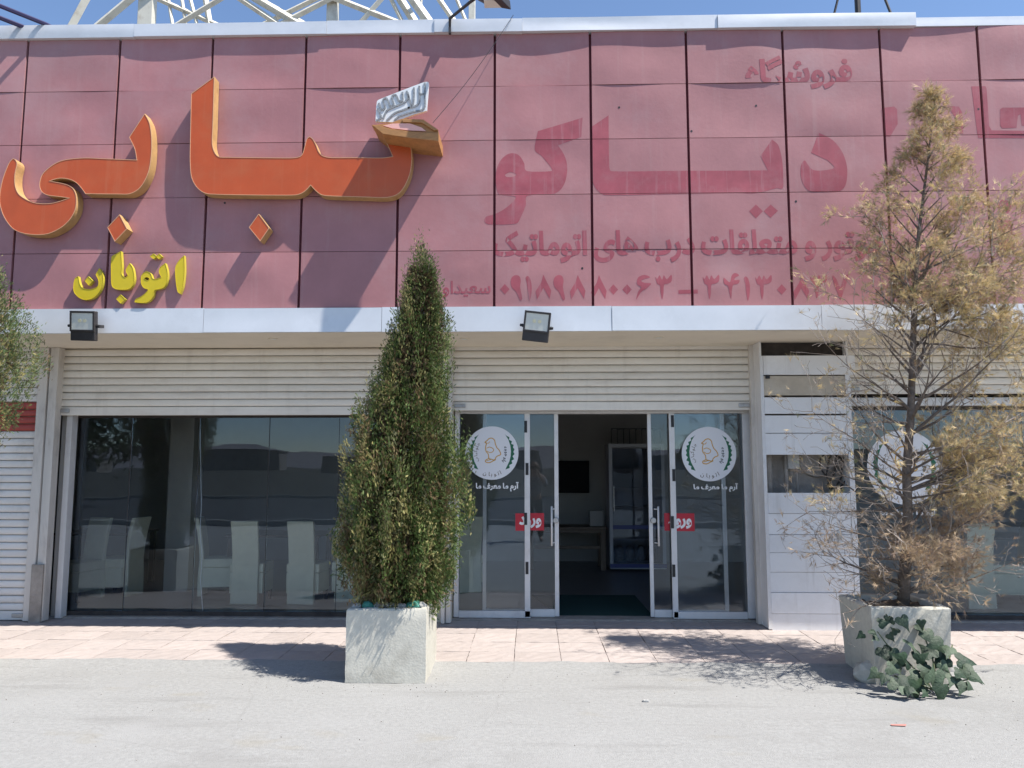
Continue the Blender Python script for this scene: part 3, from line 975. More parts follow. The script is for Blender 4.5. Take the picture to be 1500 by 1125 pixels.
box('bracket', M_BLACK, SB, W(1119, 551, YC).x + .01, W(1125, 551, YC).x + .01, YC - .03, YC - .013, W(1122, 555, YC).z, W(1122, 550, YC).z)
p = W(1229, 785, YC)
MB().box(p.x - .022, p.x + .022, YC - .025, YC - .006, p.z - .02, p.z + .03).tube([(p.x - .005, YC - .015, p.z - .02), (p.x - .012, YC - .012, p.z - .09)], .008, 6).build('door_latch', M_STEEL, SB)

# ================================================================== SIGNS
YL = YF - .125                                   # front of the orange letters
def letter(name, px, corners, parent, Y, depth, face, side, trim, holes=(), sub=4, rim=.0055):
    def conv(q): return [(w.x, w.z) for w in (W(p[0], p[1], Y) for p in q)]
    poly = conv(smooth_poly(px, corners, sub)); hol = [conv(smooth_poly(h, (), sub)) for h in holes]
    L = MB().prism(poly, Y + .004, Y + depth, hol, front=False).build(name, side, parent)
    # rim: thin raised edge around a slightly recessed face
    mb = MB()
    for lp in [poly] + hol:
        inn = offset_poly(lp, rim)
        n = len(lp)
        v = [(p[0], Y, p[1]) for p in lp] + [(p[0], Y, p[1]) for p in inn] + [(p[0], Y + .004, p[1]) for p in lp] + [(p[0], Y + .006, p[1]) for p in inn]
        ar = sum(lp[i][0] * lp[(i + 1) % n][1] - lp[(i + 1) % n][0] * lp[i][1] for i in range(n))
        f = []
        for i in range(n):
            j = (i + 1) % n
            if ar > 0: f += [(i, j, n + j, n + i), (2 * n + i, 2 * n + j, j, i), (n + i, n + j, 3 * n + j, 3 * n + i)]
            else: f += [(j, i, n + i, n + j), (2 * n + j, 2 * n + i, i, j), (n + j, n + i, 3 * n + i, 3 * n + j)]
        mb.add(v, f)
    mb.build('edge_trim', trim, L)
    MB().prism(poly, Y + .003, Y + .0095, hol, back=False, sides=False).build('face', face, L)
    return L
SG = thing('sign', 'large orange raised Persian letters with ochre sides on the red fascia', 'sign', W(300, 290, YF - .06))
bi = [(212, 166), (219, 180), (222, 200), (222, 222), (219, 247), (212, 265), (203, 277), (190, 284), (175, 284.5), (125, 284), (120, 277), (113, 269), (105, 264), (95, 261.5), (85, 261.5), (73, 265),
      (90, 268), (100, 271), (107, 276), (111, 284), (112, 295), (110, 308), (102, 322), (90, 333), (72, 342), (55, 344), (35, 342), (20, 336), (10, 325), (3, 312), (-1, 295), (0, 280), (3, 265), (8, 250), (14, 237), (20, 232),
      (25, 239), (22, 255), (22, 270), (26, 282), (35, 290), (48, 296), (62, 298), (78, 297), (101, 290), (85, 288), (70, 286), (62, 282), (58, 275), (58, 266), (62, 255), (72, 245), (85, 237), (100, 233), (125, 231), (150, 232), (200, 234), (197, 218), (189, 201)]
letter('letter', bi, {0, 9, 15, 44, 56, 58}, SG, YL, .115, M_ORANGE, M_ORSIDE, M_TRIM)
ka = [(314, 112), (280, 137), (279, 180), (278, 230), (279, 252), (281, 262), (287, 273), (296, 281), (308, 284.5), (380, 286), (430, 286), (440, 284), (448, 279), (455, 271.5), (462, 279), (470, 285), (480, 287), (540, 289), (565, 289.5), (580, 286), (590, 277),
      (598, 262), (602, 248), (603.5, 230), (602, 215), (599, 198), (575, 188), (544, 183), (548, 188), (565, 208), (575, 229), (560, 231), (520, 230.5), (485, 230.5), (473, 228), (467, 222), (463, 212), (458, 203), (453, 200), (449, 204), (446, 215), (443, 225),
      (438, 229.5), (425, 231), (330, 230), (320, 229), (314, 222), (311, 210), (312, 180)]
letter('letter', ka, {0, 1, 13, 25, 27, 30}, SG, YL, .115, M_ORANGE, M_ORSIDE, M_TRIM)
for q in ([(157, 333), (175, 314), (186, 335), (168, 354)], [(364.5, 333), (379, 313), (394.5, 334), (381, 353.5)]):
    letter('dot', q, {0, 1, 2, 3}, SG, YL, .115, M_ORANGE, M_ORSIDE, M_TRIM, sub=1)
for px, py in ((300, 180), (300, 270), (400, 260), (520, 260), (590, 250), (150, 260), (210, 220), (40, 320), (10, 290), (175, 334), (381, 333)):
    p = W(px, py, YL)
    MB().tube([(p.x, YL + .11, p.z), (p.x, YF + .04, p.z)], .012, 6).build('wall_stud', M_DKMETAL, SG)
# grill rack and wooden tray that sit on the last letter
YT = YF - .36
tr = [(545, 183), (561, 196), (600, 202), (642, 206.5), (642, 191), (620, 175), (588, 174), (570, 181)]
def conv(q, Y): return [(w.x, w.z) for w in (W(p[0], p[1], Y) for p in q)]
tp = conv(tr, YT)
T = MB().prism(tp, YT, YF + .03).build('tray', M_WOOD, SG)
T['label'] = 'brown wooden tray shape with a pink inside on top of the last letter'
MB().prism(conv([(561, 184), (575, 181), (600, 180.5), (618, 187), (624, 192), (600, 191), (575, 188)], YT - .012), YT - .012, YT - .001).build('tray_filling', M_PINK, T)
for q in ([(545, 183), (561, 196), (600, 202), (642, 206.5), (642, 195), (600, 192.5), (570, 188), (556, 184)], [(588, 174), (620, 175), (642, 190), (636, 191), (618, 179.5), (590, 178.5)]):
    MB().prism(conv(q, YT - .025), YT - .025, YT - .001).build('tray_rim', M_WOOD, T, bevel=.003)
YR = YF - .20
gp = conv(smooth_poly([(552, 149), (557, 145), (619, 121), (627, 120), (628, 124), (625, 162), (600, 170), (578, 179), (550, 178)], {4, 5, 7, 8}, 3), YR)
GR = MB().prism(gp, YR, YR + .03).build('grill_rack', M_GRILLW, SG, bevel=.004)
GR['label'] = 'white tilted rack with grey wavy bars above the tray'
def wave(pts, w, Y, mb, th=.008):
    s = smooth_poly(pts, (), 4, closed=False)
    q = [Vector(a) for a in conv(s, Y)]
    for i in range(len(q) - 1):
        d = (q[i + 1] - q[i])
        if d.length < 1e-6: continue
        n_ = Vector((-d.y, d.x)).normalized() * w / 2
        e = d.normalized() * w * .25
        a, b = q[i] - e, q[i + 1] + e
        poly = [a - n_, b - n_, b + n_, a + n_]
        mb.prism([tuple(p) for p in poly], Y - th - (i % 2) * .0006, Y + .001, back=False)
def Z(p): return (540 + p[0] / 12.5, 110 + p[1] / 12.5)
mb = MB()
for st in ([(190, 520), (240, 640), (300, 600), (270, 460), (330, 430), (400, 570), (460, 550), (430, 400), (500, 370), (560, 480), (620, 470), (620, 320)],
           [(700, 300), (720, 420), (660, 500), (480, 580), (340, 650), (270, 800)], [(830, 240), (830, 400), (800, 560), (640, 640), (480, 700), (340, 830)],
           [(930, 210), (930, 480), (880, 560), (720, 610)], [(1030, 150), (1030, 400), (1010, 620), (800, 680), (560, 760), (480, 830)], [(170, 620), (230, 780), (150, 830)], [(720, 330), (780, 560)], [(940, 350), (1010, 350)]):
    wave([Z(p) for p in st], .017, YR, mb)
mb.build('wavy_bars', M_GRILLG, GR)

# yellow word below
SY = thing('sign', 'small yellow raised Persian word under the orange letters', 'sign', W(190, 440, YF - .03))
C5 = ((0, 270), 3.75)
YY = YF - .05
for q, cor, h in (([(1012, 390), (1014, 480), (1005, 560), (990, 602), (975, 590), (965, 530), (963, 455), (985, 415)], {0, 3}, ()),
               ([(908, 432), (920, 480), (918, 530), (900, 565), (870, 576), (848, 582), (842, 612), (820, 640), (790, 651), (738, 648), (745, 630), (775, 615), (800, 595), (812, 578), (790, 570), (775, 545), (775, 505), (790, 485), (808, 478), (828, 490), (838, 515), (855, 520), (885, 510), (872, 480), (880, 455)], {0, 9, 22},
                [[(790, 517), (805, 508), (822, 518), (810, 528)]]),
               ([(665, 367), (670, 450), (668, 490), (685, 511), (702, 500), (690, 472), (712, 432), (730, 460), (738, 520), (725, 560), (700, 577), (640, 577), (615, 560), (610, 520), (612, 400), (640, 380)], {0, 4, 6}, ()),
               ([(430, 505), (438, 545), (455, 570), (500, 575), (535, 560), (540, 530), (525, 495), (545, 460), (563, 490), (565, 540), (545, 590), (510, 625), (465, 635), (430, 620), (405, 590), (403, 550), (412, 515)], {0, 6, 7}, ()),
               ([(843, 380), (862, 395), (843, 411), (822, 395)], {0, 1, 2, 3}, ()), ([(874, 380), (890, 396), (872, 411), (856, 396)], {0, 1, 2, 3}, ()),
               ([(662, 605), (688, 630), (662, 655), (637, 630)], {0, 1, 2, 3}, ()), ([(485, 505), (510, 530), (487, 556), (464, 530)], {0, 1, 2, 3}, ())):
    letter('letter' if len(q) > 4 else 'dot', PX(q, C5), cor, SY, YY, .04, M_YELLOW, M_YSIDE, M_YELLOW, [PX(x, C5) for x in h], sub=4 if len(q) > 4 else 1, rim=.003)

# ---- floodlights on the silver band
def flood(px, py, roll, label, knob):
    c = W(px, py, YF - .16)
    t = thing('floodlight', label, 'floodlight', c, 'floodlights on the silver band')
    w, h = .124, .142
    def P(b, name, m, par, bev=0.0):
        o = b.build(name, m, par, bevel=bev); return o
    bd = MB().box(c.x - w, c.x + w, c.y - .022, c.y + .03, c.z - h, c.z + h).build('housing', M_DKMETAL, t, bevel=.008)
    for k in range(7):
        box('cooling_fin', M_DKMETAL, t, c.x - w * .8 + k * w * .26, c.x - w * .8 + k * w * .26 + .008, c.y + .03, c.y + .055, c.z - h * .8, c.z + h * .8)
    for x0, x1, z0, z1 in ((-w, w, h - .02, h), (-w, w, -h * .38, -h * .38 + .018), (-w, -w + .018, -h * .38 + .018, h - .02), (w - .018, w, -h * .38 + .018, h - .02)):
        box('lens_frame', M_DKMETAL, t, c.x + x0, c.x + x1, c.y - .034, c.y - .0225, c.z + z0, c.z + z1, .003)
    box('lens', M_LENS, t, c.x - w + .018, c.x + w - .018, c.y - .0275, c.y - .0225, c.z - h * .38 + .018, c.z + h - .02)
    for k in (-.025, .025):
        MB().tube([(c.x + k, c.y - .0275, c.z + .05), (c.x + k, c.y - .031, c.z + .05)], .017, 12).build('led', M_LED, t)
    mb = MB().box(c.x - w - .016, c.x - w - .008, c.y - .01, c.y + .09, c.z - .015, c.z + .015).box(c.x + w + .008, c.x + w + .016, c.y - .01, c.y + .09, c.z - .015, c.z + .015)
    mb.box(c.x - w - .016, c.x + w + .016, c.y + .091, c.y + .099, c.z - .015, c.z + .015).build('bracket', M_DKMETAL, t)
    for s_ in (-1, 1):
        MB().tube([(c.x + s_ * (w + .0), c.y, c.z), (c.x + s_ * (w + .034), c.y, c.z)], .014, 8).build('knob', M_BLACK, t)
    MB().box(c.x - .03, c.x + .03, c.y + .10, c.y + .135, c.z - .02, c.z + .02).build('wall_plate', M_DKMETAL, t)
    t.rotation_euler = (R(8), roll, R(-3))
    return t
flood(123, 477.5, R(2), 'black LED floodlight hanging straight on the band at the left, below the yellow word', 1)
flood(786, 478.5, R(7), 'black LED floodlight hanging askew on the band above the entrance', 0)

# ---- stickers on the glass
def sticker(px, py, r_px, Y, label, cap_box):
    c = W(px, py, Y); r = (W(px + r_px, py, Y) - c).x
    t = thing('round_sticker', label, 'sticker', c, 'round chick stickers on the glass')
    def S(p): return (c.x + (p[0] - 480) / 365 * r, c.z - (p[1] - 505) / 365 * r)
    circ = [(c.x + r * math.cos(2 * math.pi * i / 64), c.z + r * math.sin(2 * math.pi * i / 64)) for i in range(64)]
    MB().prism(circ, Y - .0015, Y).build('disc', M_WHITE, t)
    lau = [(305, 248), (270, 275), (240, 290), (245, 325), (205, 345), (215, 380), (180, 395), (190, 430), (170, 455), (185, 490), (170, 520), (195, 550), (175, 590), (210, 610), (200, 650), (240, 670), (235, 710), (295, 730),
           (270, 680), (240, 620), (222, 550), (218, 480), (228, 400), (255, 320), (290, 265)]
    MB().prism([S(p) for p in lau], Y - .0022, Y - .0016, back=False).build('laurel_branch', M_GREEN, t)
    MB().prism([S((960 - p[0], p[1])) for p in lau], Y - .0022, Y - .0016, back=False).build('laurel_branch', M_GREEN, t)
    def stroke(mb, pts, w, closed):
        s = smooth_poly(pts, (), 4, closed)
        if closed: s = s + [s[0]]
        q = [Vector(S(p)) for p in s]
        for i in range(len(q) - 1):
            d = q[i + 1] - q[i]
            if d.length < 1e-7: continue
            nn = Vector((-d.y, d.x)).normalized() * (w / 365 * r / 2)
            e = d.normalized() * (w / 365 * r / 4)
            mb.prism([tuple(x) for x in (q[i] - e - nn, q[i + 1] + e - nn, q[i + 1] + e + nn, q[i] - e + nn)], Y - .0021 - (i % 2) * .0003, Y - .0016, back=False, sides=False)
    mb = MB()
    stroke(mb, [(385, 360), (415, 335), (440, 310), (480, 303), (515, 330), (527, 380), (547, 430), (582, 470), (600, 525), (560, 545), (537, 565), (515, 600), (470, 590), (440, 580), (430, 520), (400, 480), (395, 420), (405, 375)], 13, True)
    stroke(mb, [(410, 440), (450, 425), (500, 450), (495, 485), (455, 500), (415, 480)], 10, False)
    stroke(mb, [(440, 580), (395, 605), (400, 630), (450, 637), (500, 612), (532, 597)], 13, False)
    stroke(mb, [(410, 610), (450, 600), (470, 590)], 10, False)
    stroke(mb, [(390, 362), (430, 372), (450, 350)], 9, False)
    mb.build('chick_drawing', M_GOLD, t)
    mb = MB()
    text_arc(mb, 'جلوکباب', c.x, c.z, r * .56, R(215), R(140), r * .17, Y - .0018, off=.01)
    text_arc(mb, 'اتوبان', c.x, c.z, r * .86, R(243), R(297), r * .20, Y - .0018, inward=True, off=.012)
    mb.build('sticker_lettering', M_BROWN, t)
    mb = MB()
    text_arc(mb, 'پلو جوجه', c.x, c.z, r * .50, R(27), R(-40), r * .16, Y - .0018, off=.035)
    mb.build('sticker_lettering', M_INK, t)
    if cap_box:
        a, b = W(cap_box[0], cap_box[3], Y), W(cap_box[1], cap_box[2], Y)
        mb = MB()
        text_in_box(mb, 'آرم ما معرف ما', a.x, b.x, a.z, b.z, Y - .001, .035, .0003)
        mb.build('motto_lettering', M_LETW, t)
    return t
YK = YD - .0185
sticker(720.5, 663.5, 39, YK, 'round white chick sticker on the door glass next to the green conifer', (697, 760, 706, 720))
sticker(1038.5, 665, 40, YK, 'round white chick sticker on the door glass next to the white boards', (1016, 1081, 708, 720.5))
sticker(1325, 684.5, 55, YG - .0005, 'bigger round white chick sticker behind the dried tree', (1290, 1372, 745, 759))
def entry(x0, x1, y0, y1, label, split):
    Y = YD - .0188
    a, b = W(x0, y1, Y), W(x1, y0, Y)
    t = thing('entrance_sticker', label, 'sticker', ((a.x + b.x) / 2, Y, a.z), 'red entrance stickers')
    # half on the fixed pane, half on the sliding pane behind it
    xs = W(split, 760, Y).x
    Yb = YD + .033 - .0012
    left_is_fixed = split < 900
    for u0, u1, fix in ((a.x, xs - .028, left_is_fixed), (xs + .028, b.x, not left_is_fixed)):
        y = Y if fix else Yb
        MB().box(u0, u1, y - .001, y, a.z, b.z).build('plate', M_RED, t)
    mb = MB()
    text_in_box(mb, 'ورود', a.x + .04, b.x - .03, a.z + .025, b.z - .03, 0, .045, .0002)
    for fix in (True, False):
        y = Y if fix else Yb
        keep = MB(); keep.v = [(p[0], y - .0016 + p[1], p[2]) for p in mb.v]
        for f in mb.f:
            m_ = sum(mb.v[i][0] for i in f) / len(f)
            onl = m_ < xs
            if abs(m_ - xs) < .024: continue
            if onl == (left_is_fixed == fix): keep.f.append(f)
        us = sorted({i for f in keep.f for i in f}); mp_ = {i: k for k, i in enumerate(us)}
        keep.v = [keep.v[i] for i in us]; keep.f = [tuple(mp_[i] for i in f) for f in keep.f]
        if keep.f: keep.build('entry_lettering', M_LETW, t)
    return t
entry(755, 797, 752, 777.5, 'red entrance sticker with white word on the left hand door edge', 772)
entry(974.5, 1017, 752, 778, 'red entrance sticker with white word on the right hand door edge', 986)

# ================================================================== ROOF STEELWORK
def bar(mb, p, q, w):
    p, q = Vector(p), Vector(q)
    mb.tube([p, q], w * .707, 4)
YA = 9.4
FR = thing('steel_sign_frame', 'cream painted steel lattice frame standing on the flat roof', 'steel frame', (-2.5, YA, 5.5))
for a, b in ((205, 226), (480, 495), (687, 696)):
    p, q = W(a, 20, YA), W(b, 20, YA)
    MB().box(p.x, q.x, YA - .06, YA + .06, 5.5, 9.2).build('post', M_STRUCT, FR, bevel=.004)
    MB().box(p.x - .05, q.x + .05, YA - .10, YA + .10, 5.5, 5.53).build('base_plate', M_STRUCT, FR)
c1_, c2_ = W(60, 85, YA), W(760, 85, YA)
for y in (85, -190):
    a, b = W(60, y, YA - .1), W(760, y, YA - .1)
    z = W(400, y, YA).z
    MB().box(a.x, b.x, YA - .14, YA - .07, z, z + .07).build('chord', M_STRUCT, FR)
    MB().box(a.x, b.x, YA + .62, YA + .69, z, z + .07).build('chord', M_STRUCT, FR)
C1 = ((0, 0), 3.75); C2 = ((360, 0), 3.75)
br = [(C1, (470, 0), (400, 130), .085, 0), (C1, (710, 0), (560, 125), .075, 0), (C1, (925, 0), (945, 118), .035, .65), (C1, (1000, 0), (1015, 100), .035, .65), (C1, (1047, 0), (1072, 95), .035, .65), (C1, (1130, 0), (1150, 118), .06, .65),
      (C1, (1200, 0), (1010, 115), .055, 0), (C1, (1040, 70), (1150, 118), .05, .65), (C1, (1330, 0), (1490, 108), .055, 0), (C1, (1430, 0), (1540, 60), .055, .65), (C2, (0, 15), (145, 110), .045, .65), (C2, (70, 0), (255, 110), .075, 0),
      (C2, (370, 0), (150, 108), .055, .65), (C2, (450, 0), (240, 108), .055, 0), (C2, (530, 5), (770, 100), .06, 0), (C2, (740, 0), (650, 102), .055, 0), (C2, (800, 0), (850, 100), .04, .65), (C2, (855, 5), (915, 100), .08, .65), (C2, (920, 0), (990, 98), .085, .0),
      (C2, (965, 0), (962, 98), .02, .65), (C2, (1065, 0), (1120, 80), .05, 0), (C2, (1160, 0), (1200, 95), .035, .65)]
for C, a, b, w, dy in br:
    Y = YA - .105 + dy * 1.16
    p, q = W(C[0][0] + a[0] / C[1], C[0][1] + a[1] / C[1], Y), W(C[0][0] + b[0] / C[1], C[0][1] + b[1] / C[1], Y)
    d = (q - p)
    zb = W(400, 85, YA).z + .035; zt_ = W(400, -190, YA).z + .035
    q2 = p + d * ((zb - p.z) / d.z); p2 = p + d * ((zt_ - p.z) / d.z)
    if abs(p2.x - p.x) > 2.2: p2 = p - d.normalized() * 2.4
    mb = MB(); bar(mb, p2, q2, w)
    mb.build('brace', M_STRUCT, FR)
for a, b in ((205, 226), (480, 495), (687, 696)):
    p, q = W(a, 20, YA), W(b, 20, YA)
    for y in (85, -190):
        z = W(400, y, YA).z
        MB().box(p.x + .02, p.x + .08, YA + .061, YA + .62, z + .01, z + .06).build('tie', M_STRUCT, FR)

AM = thing('antenna_mast', 'dark slim mast with two stays on the roof at the right', 'mast', (4.2, 9.0, 5.5))
p = W(1257, 20, 9.0)
MB().tube([(p.x, 9, 5.5), (p.x, 9, 9.0)], .035, 8).build('pole', M_DKMETAL, AM)
for a, b in (((1227, 0), (1222, 20)), ((1297, 0), (1305, 20))):
    u_, v_ = W(*a, 9.0), W(*b, 9.0)
    d = v_ - u_
    q = v_ + d * ((5.5 - v_.z) / d.z)
    top = Vector((p.x, 9, 8.9))
    MB().tube([top, u_ + (top - u_) * .3, u_, q], .016, 6).build('stay', M_DKMETAL, AM)
p2_ = W(1266, 19, YF + .1)
tag(MB().tube([(p2_.x, YF + .1, 6.07), (p2_.x, YF + .1, 6.16)], [.028, .02], 8).build('cap_knob', M_BLACK, AM), None)

LA = thing('parapet_lamp', 'dark street lamp on a slanting arm fixed to the parapet', 'lamp', W(653, 62, YF - .06))
s0 = W(659, 45, YF - .062); s1 = W(659, 27, YF - .064); s2 = W(690, 2, 6.90); s3 = W(704, -8, 6.78)
MB().tube([s0, s1, s2, s3], [.010, .016, .016, .016], 8).build('arm', M_DKMETAL, LA, smooth=True)
MB().box(s0.x - .012, s0.x + .012, YF - .075, YF - .04, s0.z - .03, s0.z + .03).build('mount_plate', M_DKMETAL, LA)
h0 = W(696, -6, 6.76); h1 = W(741, 2, 6.60)
d = (h1 - h0); dn = d.normalized(); sd = Vector((0, 0, 1)).cross(dn).normalized()
v = []
for t, w, zt_, zb_ in ((0, .05, .03, -.02), (.25, .09, .06, -.035), (1, .10, .05, -.03)):
    c = h0 + d * t
    v += [c - sd * w + Vector((0, 0, zb_)), c + sd * w + Vector((0, 0, zb_)), c + sd * w * .8 + Vector((0, 0, zt_)), c - sd * w * .8 + Vector((0, 0, zt_))]
MB().add(v, [(0, 1, 2, 3)] + [(k * 4 + i, (k + 1) * 4 + i, (k + 1) * 4 + (i + 1) % 4, k * 4 + (i + 1) % 4) for k in (0, 1) for i in range(4)] + [(11, 10, 9, 8)]).build('lamp_head', M_DKMETAL, LA, bevel=.008)
c = h0 + d * .62
MB().box(c.x - .09, c.x + .09, c.y - .06, c.y + .06, c.z - .047, c.z - .036).build('lamp_glass', M_LENS, LA)

AR = thing('roof_bracket', 'dark blue steel bracket reaching out over the parapet at the left corner', 'bracket', W(70, 36, YF - .02))
M_BLUE = mat('blue_steel', (0.025, 0.02, 0.075), 0.5)
for x, dz in ((-4.78, .0), (-5.0, -.03)):
    MB().tube([(x, YF + .2, 6.10), (x - .17, YF - .02, 6.14 + dz), (x - 1.35, YF - 1.35, 6.20 + dz)], .022, 6).build('tube', M_BLUE, AR)
MB().tube([(-5.55, YF - .64, 6.17), (-5.78, YF - .64, 6.14)], .015, 6).build('cross_tube', M_BLUE, AR)
MB().tube([(-5.85, YF - .98, 6.19), (-6.08, YF - .98, 6.15)], .015, 6).build('cross_tube', M_BLUE, AR)

# thin loose wire from the parapet to the tray
w0, w1 = W(752, 22, YF - .06), W(634, 180, YT + .05)
pts = [w0 + (w1 - w0) * t + Vector((0, 0, -.05 * math.sin(math.pi * t))) for t in [i / 10 for i in range(11)]]
tag(MB().tube(pts, .0032, 4).build('wire', M_DKMETAL), 'thin loose wire running from the parapet down to the tray', 'wire')

# ================================================================== INSIDE
def chair(x, y, rz, label, tall=1.0):
    t = thing('chair', label, 'chair', (x, y, .022), 'cream covered dining chairs')
    # profile of the slipcovered back, seen from the side: straight skirt, leaning top
    pr = [(.0, 0), (.0, .25), (.012, .45), (.0, .60), (-.03, .80), (-.075, .98)]
    v, f = [], []
    w = .165
    n = len(pr)
    for s_ in (-1, 1):
        for a, z in pr: v.append((s_ * w * (1 - .04 * math.sin(z * 3)), a - .22, z * tall))
        for a, z in pr: v.append((s_ * w * (1 - .04 * math.sin(z * 3)), a - .22 + .055, z * tall))
    for i in range(n - 1):
        f += [(i, 2 * n + i, 2 * n + i + 1, i + 1), (n + i, n + i + 1, 3 * n + i + 1, 3 * n + i), (i, i + 1, n + i + 1, n + i), (2 * n + i, 3 * n + i, 3 * n + i + 1, 2 * n + i + 1)]
    f += [(n - 1, 3 * n - 1, 4 * n - 1, 2 * n - 1), (0, n, 3 * n, 2 * n)]
    def loc(mb, nm, m, bev):
        mb.v = [(x + p[0] * math.cos(rz) - p[1] * math.sin(rz), y + p[0] * math.sin(rz) + p[1] * math.cos(rz), p[2] + .022) for p in mb.v]
        return mb.build(nm, m, t, bevel=bev)
    loc(MB().add(v, f), 'backrest', M_CREAM, .012)
    loc(MB().box(-.205, .205, -.16, .24, .36, .47), 'seat', M_CREAM, .02)
    loc(MB().box(-.20, .20, -.155, .235, .12, .358), 'skirt', M_CREAM, .006)
    for a in (-.17, .17):
        loc(MB().box(a - .018, a + .018, .19, .225, 0, .119), 'leg', M_TABLE, 0)
    return t
def dtable(x, y, sx, sy, label):
    t = thing('dining_table', label, 'table', (x, y, .022), 'dark dining tables')
    box('table_top', M_TABLE, t, x - sx, x + sx, y - sy, y + sy, .73, .765, .004)
    for a in (-1, 1):
        for b in (-1, 1):
            box('leg', M_TABLE, t, x + a * (sx - .06) - .03, x + a * (sx - .06) + .03, y + b * (sy - .06) - .03, y + b * (sy - .06) + .03, .022, .729)
    return t
def gx(px, y): return W(px, 800, y).x
chair(gx(369, 9.5), 9.5, 0, 'cream dining chair turned back to the street, left of the pair in the window')
chair(gx(451, 9.5), 9.5, R(-4), 'cream dining chair turned back to the street, right of the pair in the window')
chair(gx(510, 9.6), 9.7, R(10), 'cream dining chair half hidden behind the green conifer')
chair(gx(322, 10.0), 10.0, R(-80), 'cream dining chair seen in profile beside the indoor column')
chair(gx(122, 9.6), 9.6, R(165), 'cream dining chair facing the street at the left end of the window')
chair(gx(176, 9.9), 9.95, R(80), 'cream dining chair in profile at the left part of the window')
dtable(gx(410, 10.4), 10.45, .62, .38, 'dark dining table behind the pair of cream chairs')
dtable(gx(150, 10.6), 10.7, .55, .38, 'dark dining table at the left end of the window')
chair(gx(1418, 9.4), 9.4, R(3), 'cream dining chair turned back to the street behind the dried tree')
chair(gx(1478, 9.6), 9.65, R(78), 'cream dining chair in profile at the far right window')
chair(gx(680, 10.2), 10.4, R(20), 'cream dining chair behind the fixed door glass')
dtable(gx(1470, 10.4), 10.4, .6, .38, 'dark dining table in the right hand window')
ic = W(269, 700, 10.3)
box('indoor_column', M_WALLIN, B, ic.x - .16, ic.x + .16, 10.2, 10.52, .022, SOF)
# refrigerator
fy = 12.3
f0, f1 = W(893, 760, fy).x, W(975, 760, fy).x
FRG = thing('drinks_fridge', 'tall grey display fridge with a blue band standing inside the entrance', 'fridge', ((f0 + f1) / 2, fy, .022))
zt2 = W(920, 650, fy).z
mb = MB().box(f0, f0 + .05, fy, fy + .6, .06, zt2).box(f1 - .05, f1, fy, fy + .6, .06, zt2).box(f0 + .051, f1 - .051, fy + .55, fy + .6, .06, zt2).box(f0 + .051, f1 - .051, fy, fy + .549, zt2 - .06, zt2 - .001).box(f0 + .051, f1 - .051, fy, fy + .549, .06, .14)
mb.build('cabinet', M_FRIDGE, FRG)
zb1 = W(920, 775, fy).z
box('blue_band', M_FRBLUE, FRG, f0 + .051, f1 - .051, fy - .012, fy + .02, zb1, zb1 + .06)
box('blue_band', M_FRBLUE, FRG, f0 - .004, f1 + .004, fy - .02, fy - .001, .08, .14)
box('handle', M_STEEL, FRG, f0 + .06, f0 + .075, fy - .05, fy - .013, .95, 1.35)
for z in (.5, 1.0, 1.3, 1.6): box('shelf', M_FRIDGE, FRG, f0 + .06, f1 - .06, fy + .05, fy + .54, z, z + .012)
for k in range(4):
    MB().tube([(f0 + .18 + .17 * k, fy + .3, .16), (f0 + .18 + .17 * k, fy + .3, .34), (f0 + .18 + .17 * k, fy + .3, .40)], [.07, .075, .03], 10).build('food_bag', M_FOOD, FRG, smooth=True)
box('glass_door', M_FRGL, FRG, f0 + .055, f1 - .055, fy + .003, fy + .011, zb1 + .062, zt2 - .08)
box('glass_door', M_FRGL, FRG, f0 + .055, f1 - .055, fy + .003, fy + .011, .15, zb1 - .002)
rk = thing('wire_rack', 'dark wire rack lying on top of the display fridge', 'rack', ((f0 + f1) / 2, fy + .2, zt2))
for k in range(9):
    x = f0 + .05 + (f1 - f0 - .1) * k / 8
    MB().tube([(x, fy + .05, zt2 + .006), (x, fy + .05, zt2 + .24), (x + .05, fy + .3, zt2 + .24)], .007, 5).build('rod', M_BLACK, rk)
MB().tube([(f0 + .05, fy + .05, zt2 + .24), (f1 - .05, fy + .05, zt2 + .24)], .009, 5).build('rod', M_BLACK, rk)
# screen, counter table, small white box
a, b = W(812, 722, 13.5), W(863, 675, 13.5)
tvt = thing('television', 'black wall television inside the entrance', 'television', ((a.x + b.x) / 2, 13.5, a.z))
box('screen', M_TV, tvt, a.x, b.x, 13.5, 13.54, a.z, b.z, .006)
box('wall_mount', M_DKMETAL, tvt, (a.x + b.x) / 2 - .1, (a.x + b.x) / 2 + .1, 13.541, 13.599, a.z + .15, b.z - .15)
ty = 12.4
a, b = W(800, 772, ty), W(889, 772, ty)
ct = thing('counter_table', 'brown wooden counter table with a lower rail inside the entrance', 'table', ((a.x + b.x) / 2, ty, .022))
box('table_top', M_CTAB, ct, a.x - .3, b.x, ty, ty + .6, a.z - .04, a.z, .004)
for x in (a.x - .28, b.x - .1): box('leg', M_CTAB, ct, x, x + .08, ty + .02, ty + .10, .022, a.z - .041)
for x in (a.x - .28, b.x - .1): box('leg', M_CTAB, ct, x, x + .08, ty + .5, ty + .58, .022, a.z - .041)
for z in (.35, .6): box('rail', M_CTAB, ct, a.x - .19, b.x - .11, ty + .04, ty + .07, z, z + .05)
c = W(874, 772, ty + .2)
tag(MB().box(c.x - .11, c.x + .11, ty + .15, ty + .35, a.z + .001, a.z + .25).build('tissue_box', M_WALLIN, bevel=.01), 'small pale box standing on the counter table inside', 'box')
ma, mb_ = G(820, 912, .022), G(955, 912, .022)
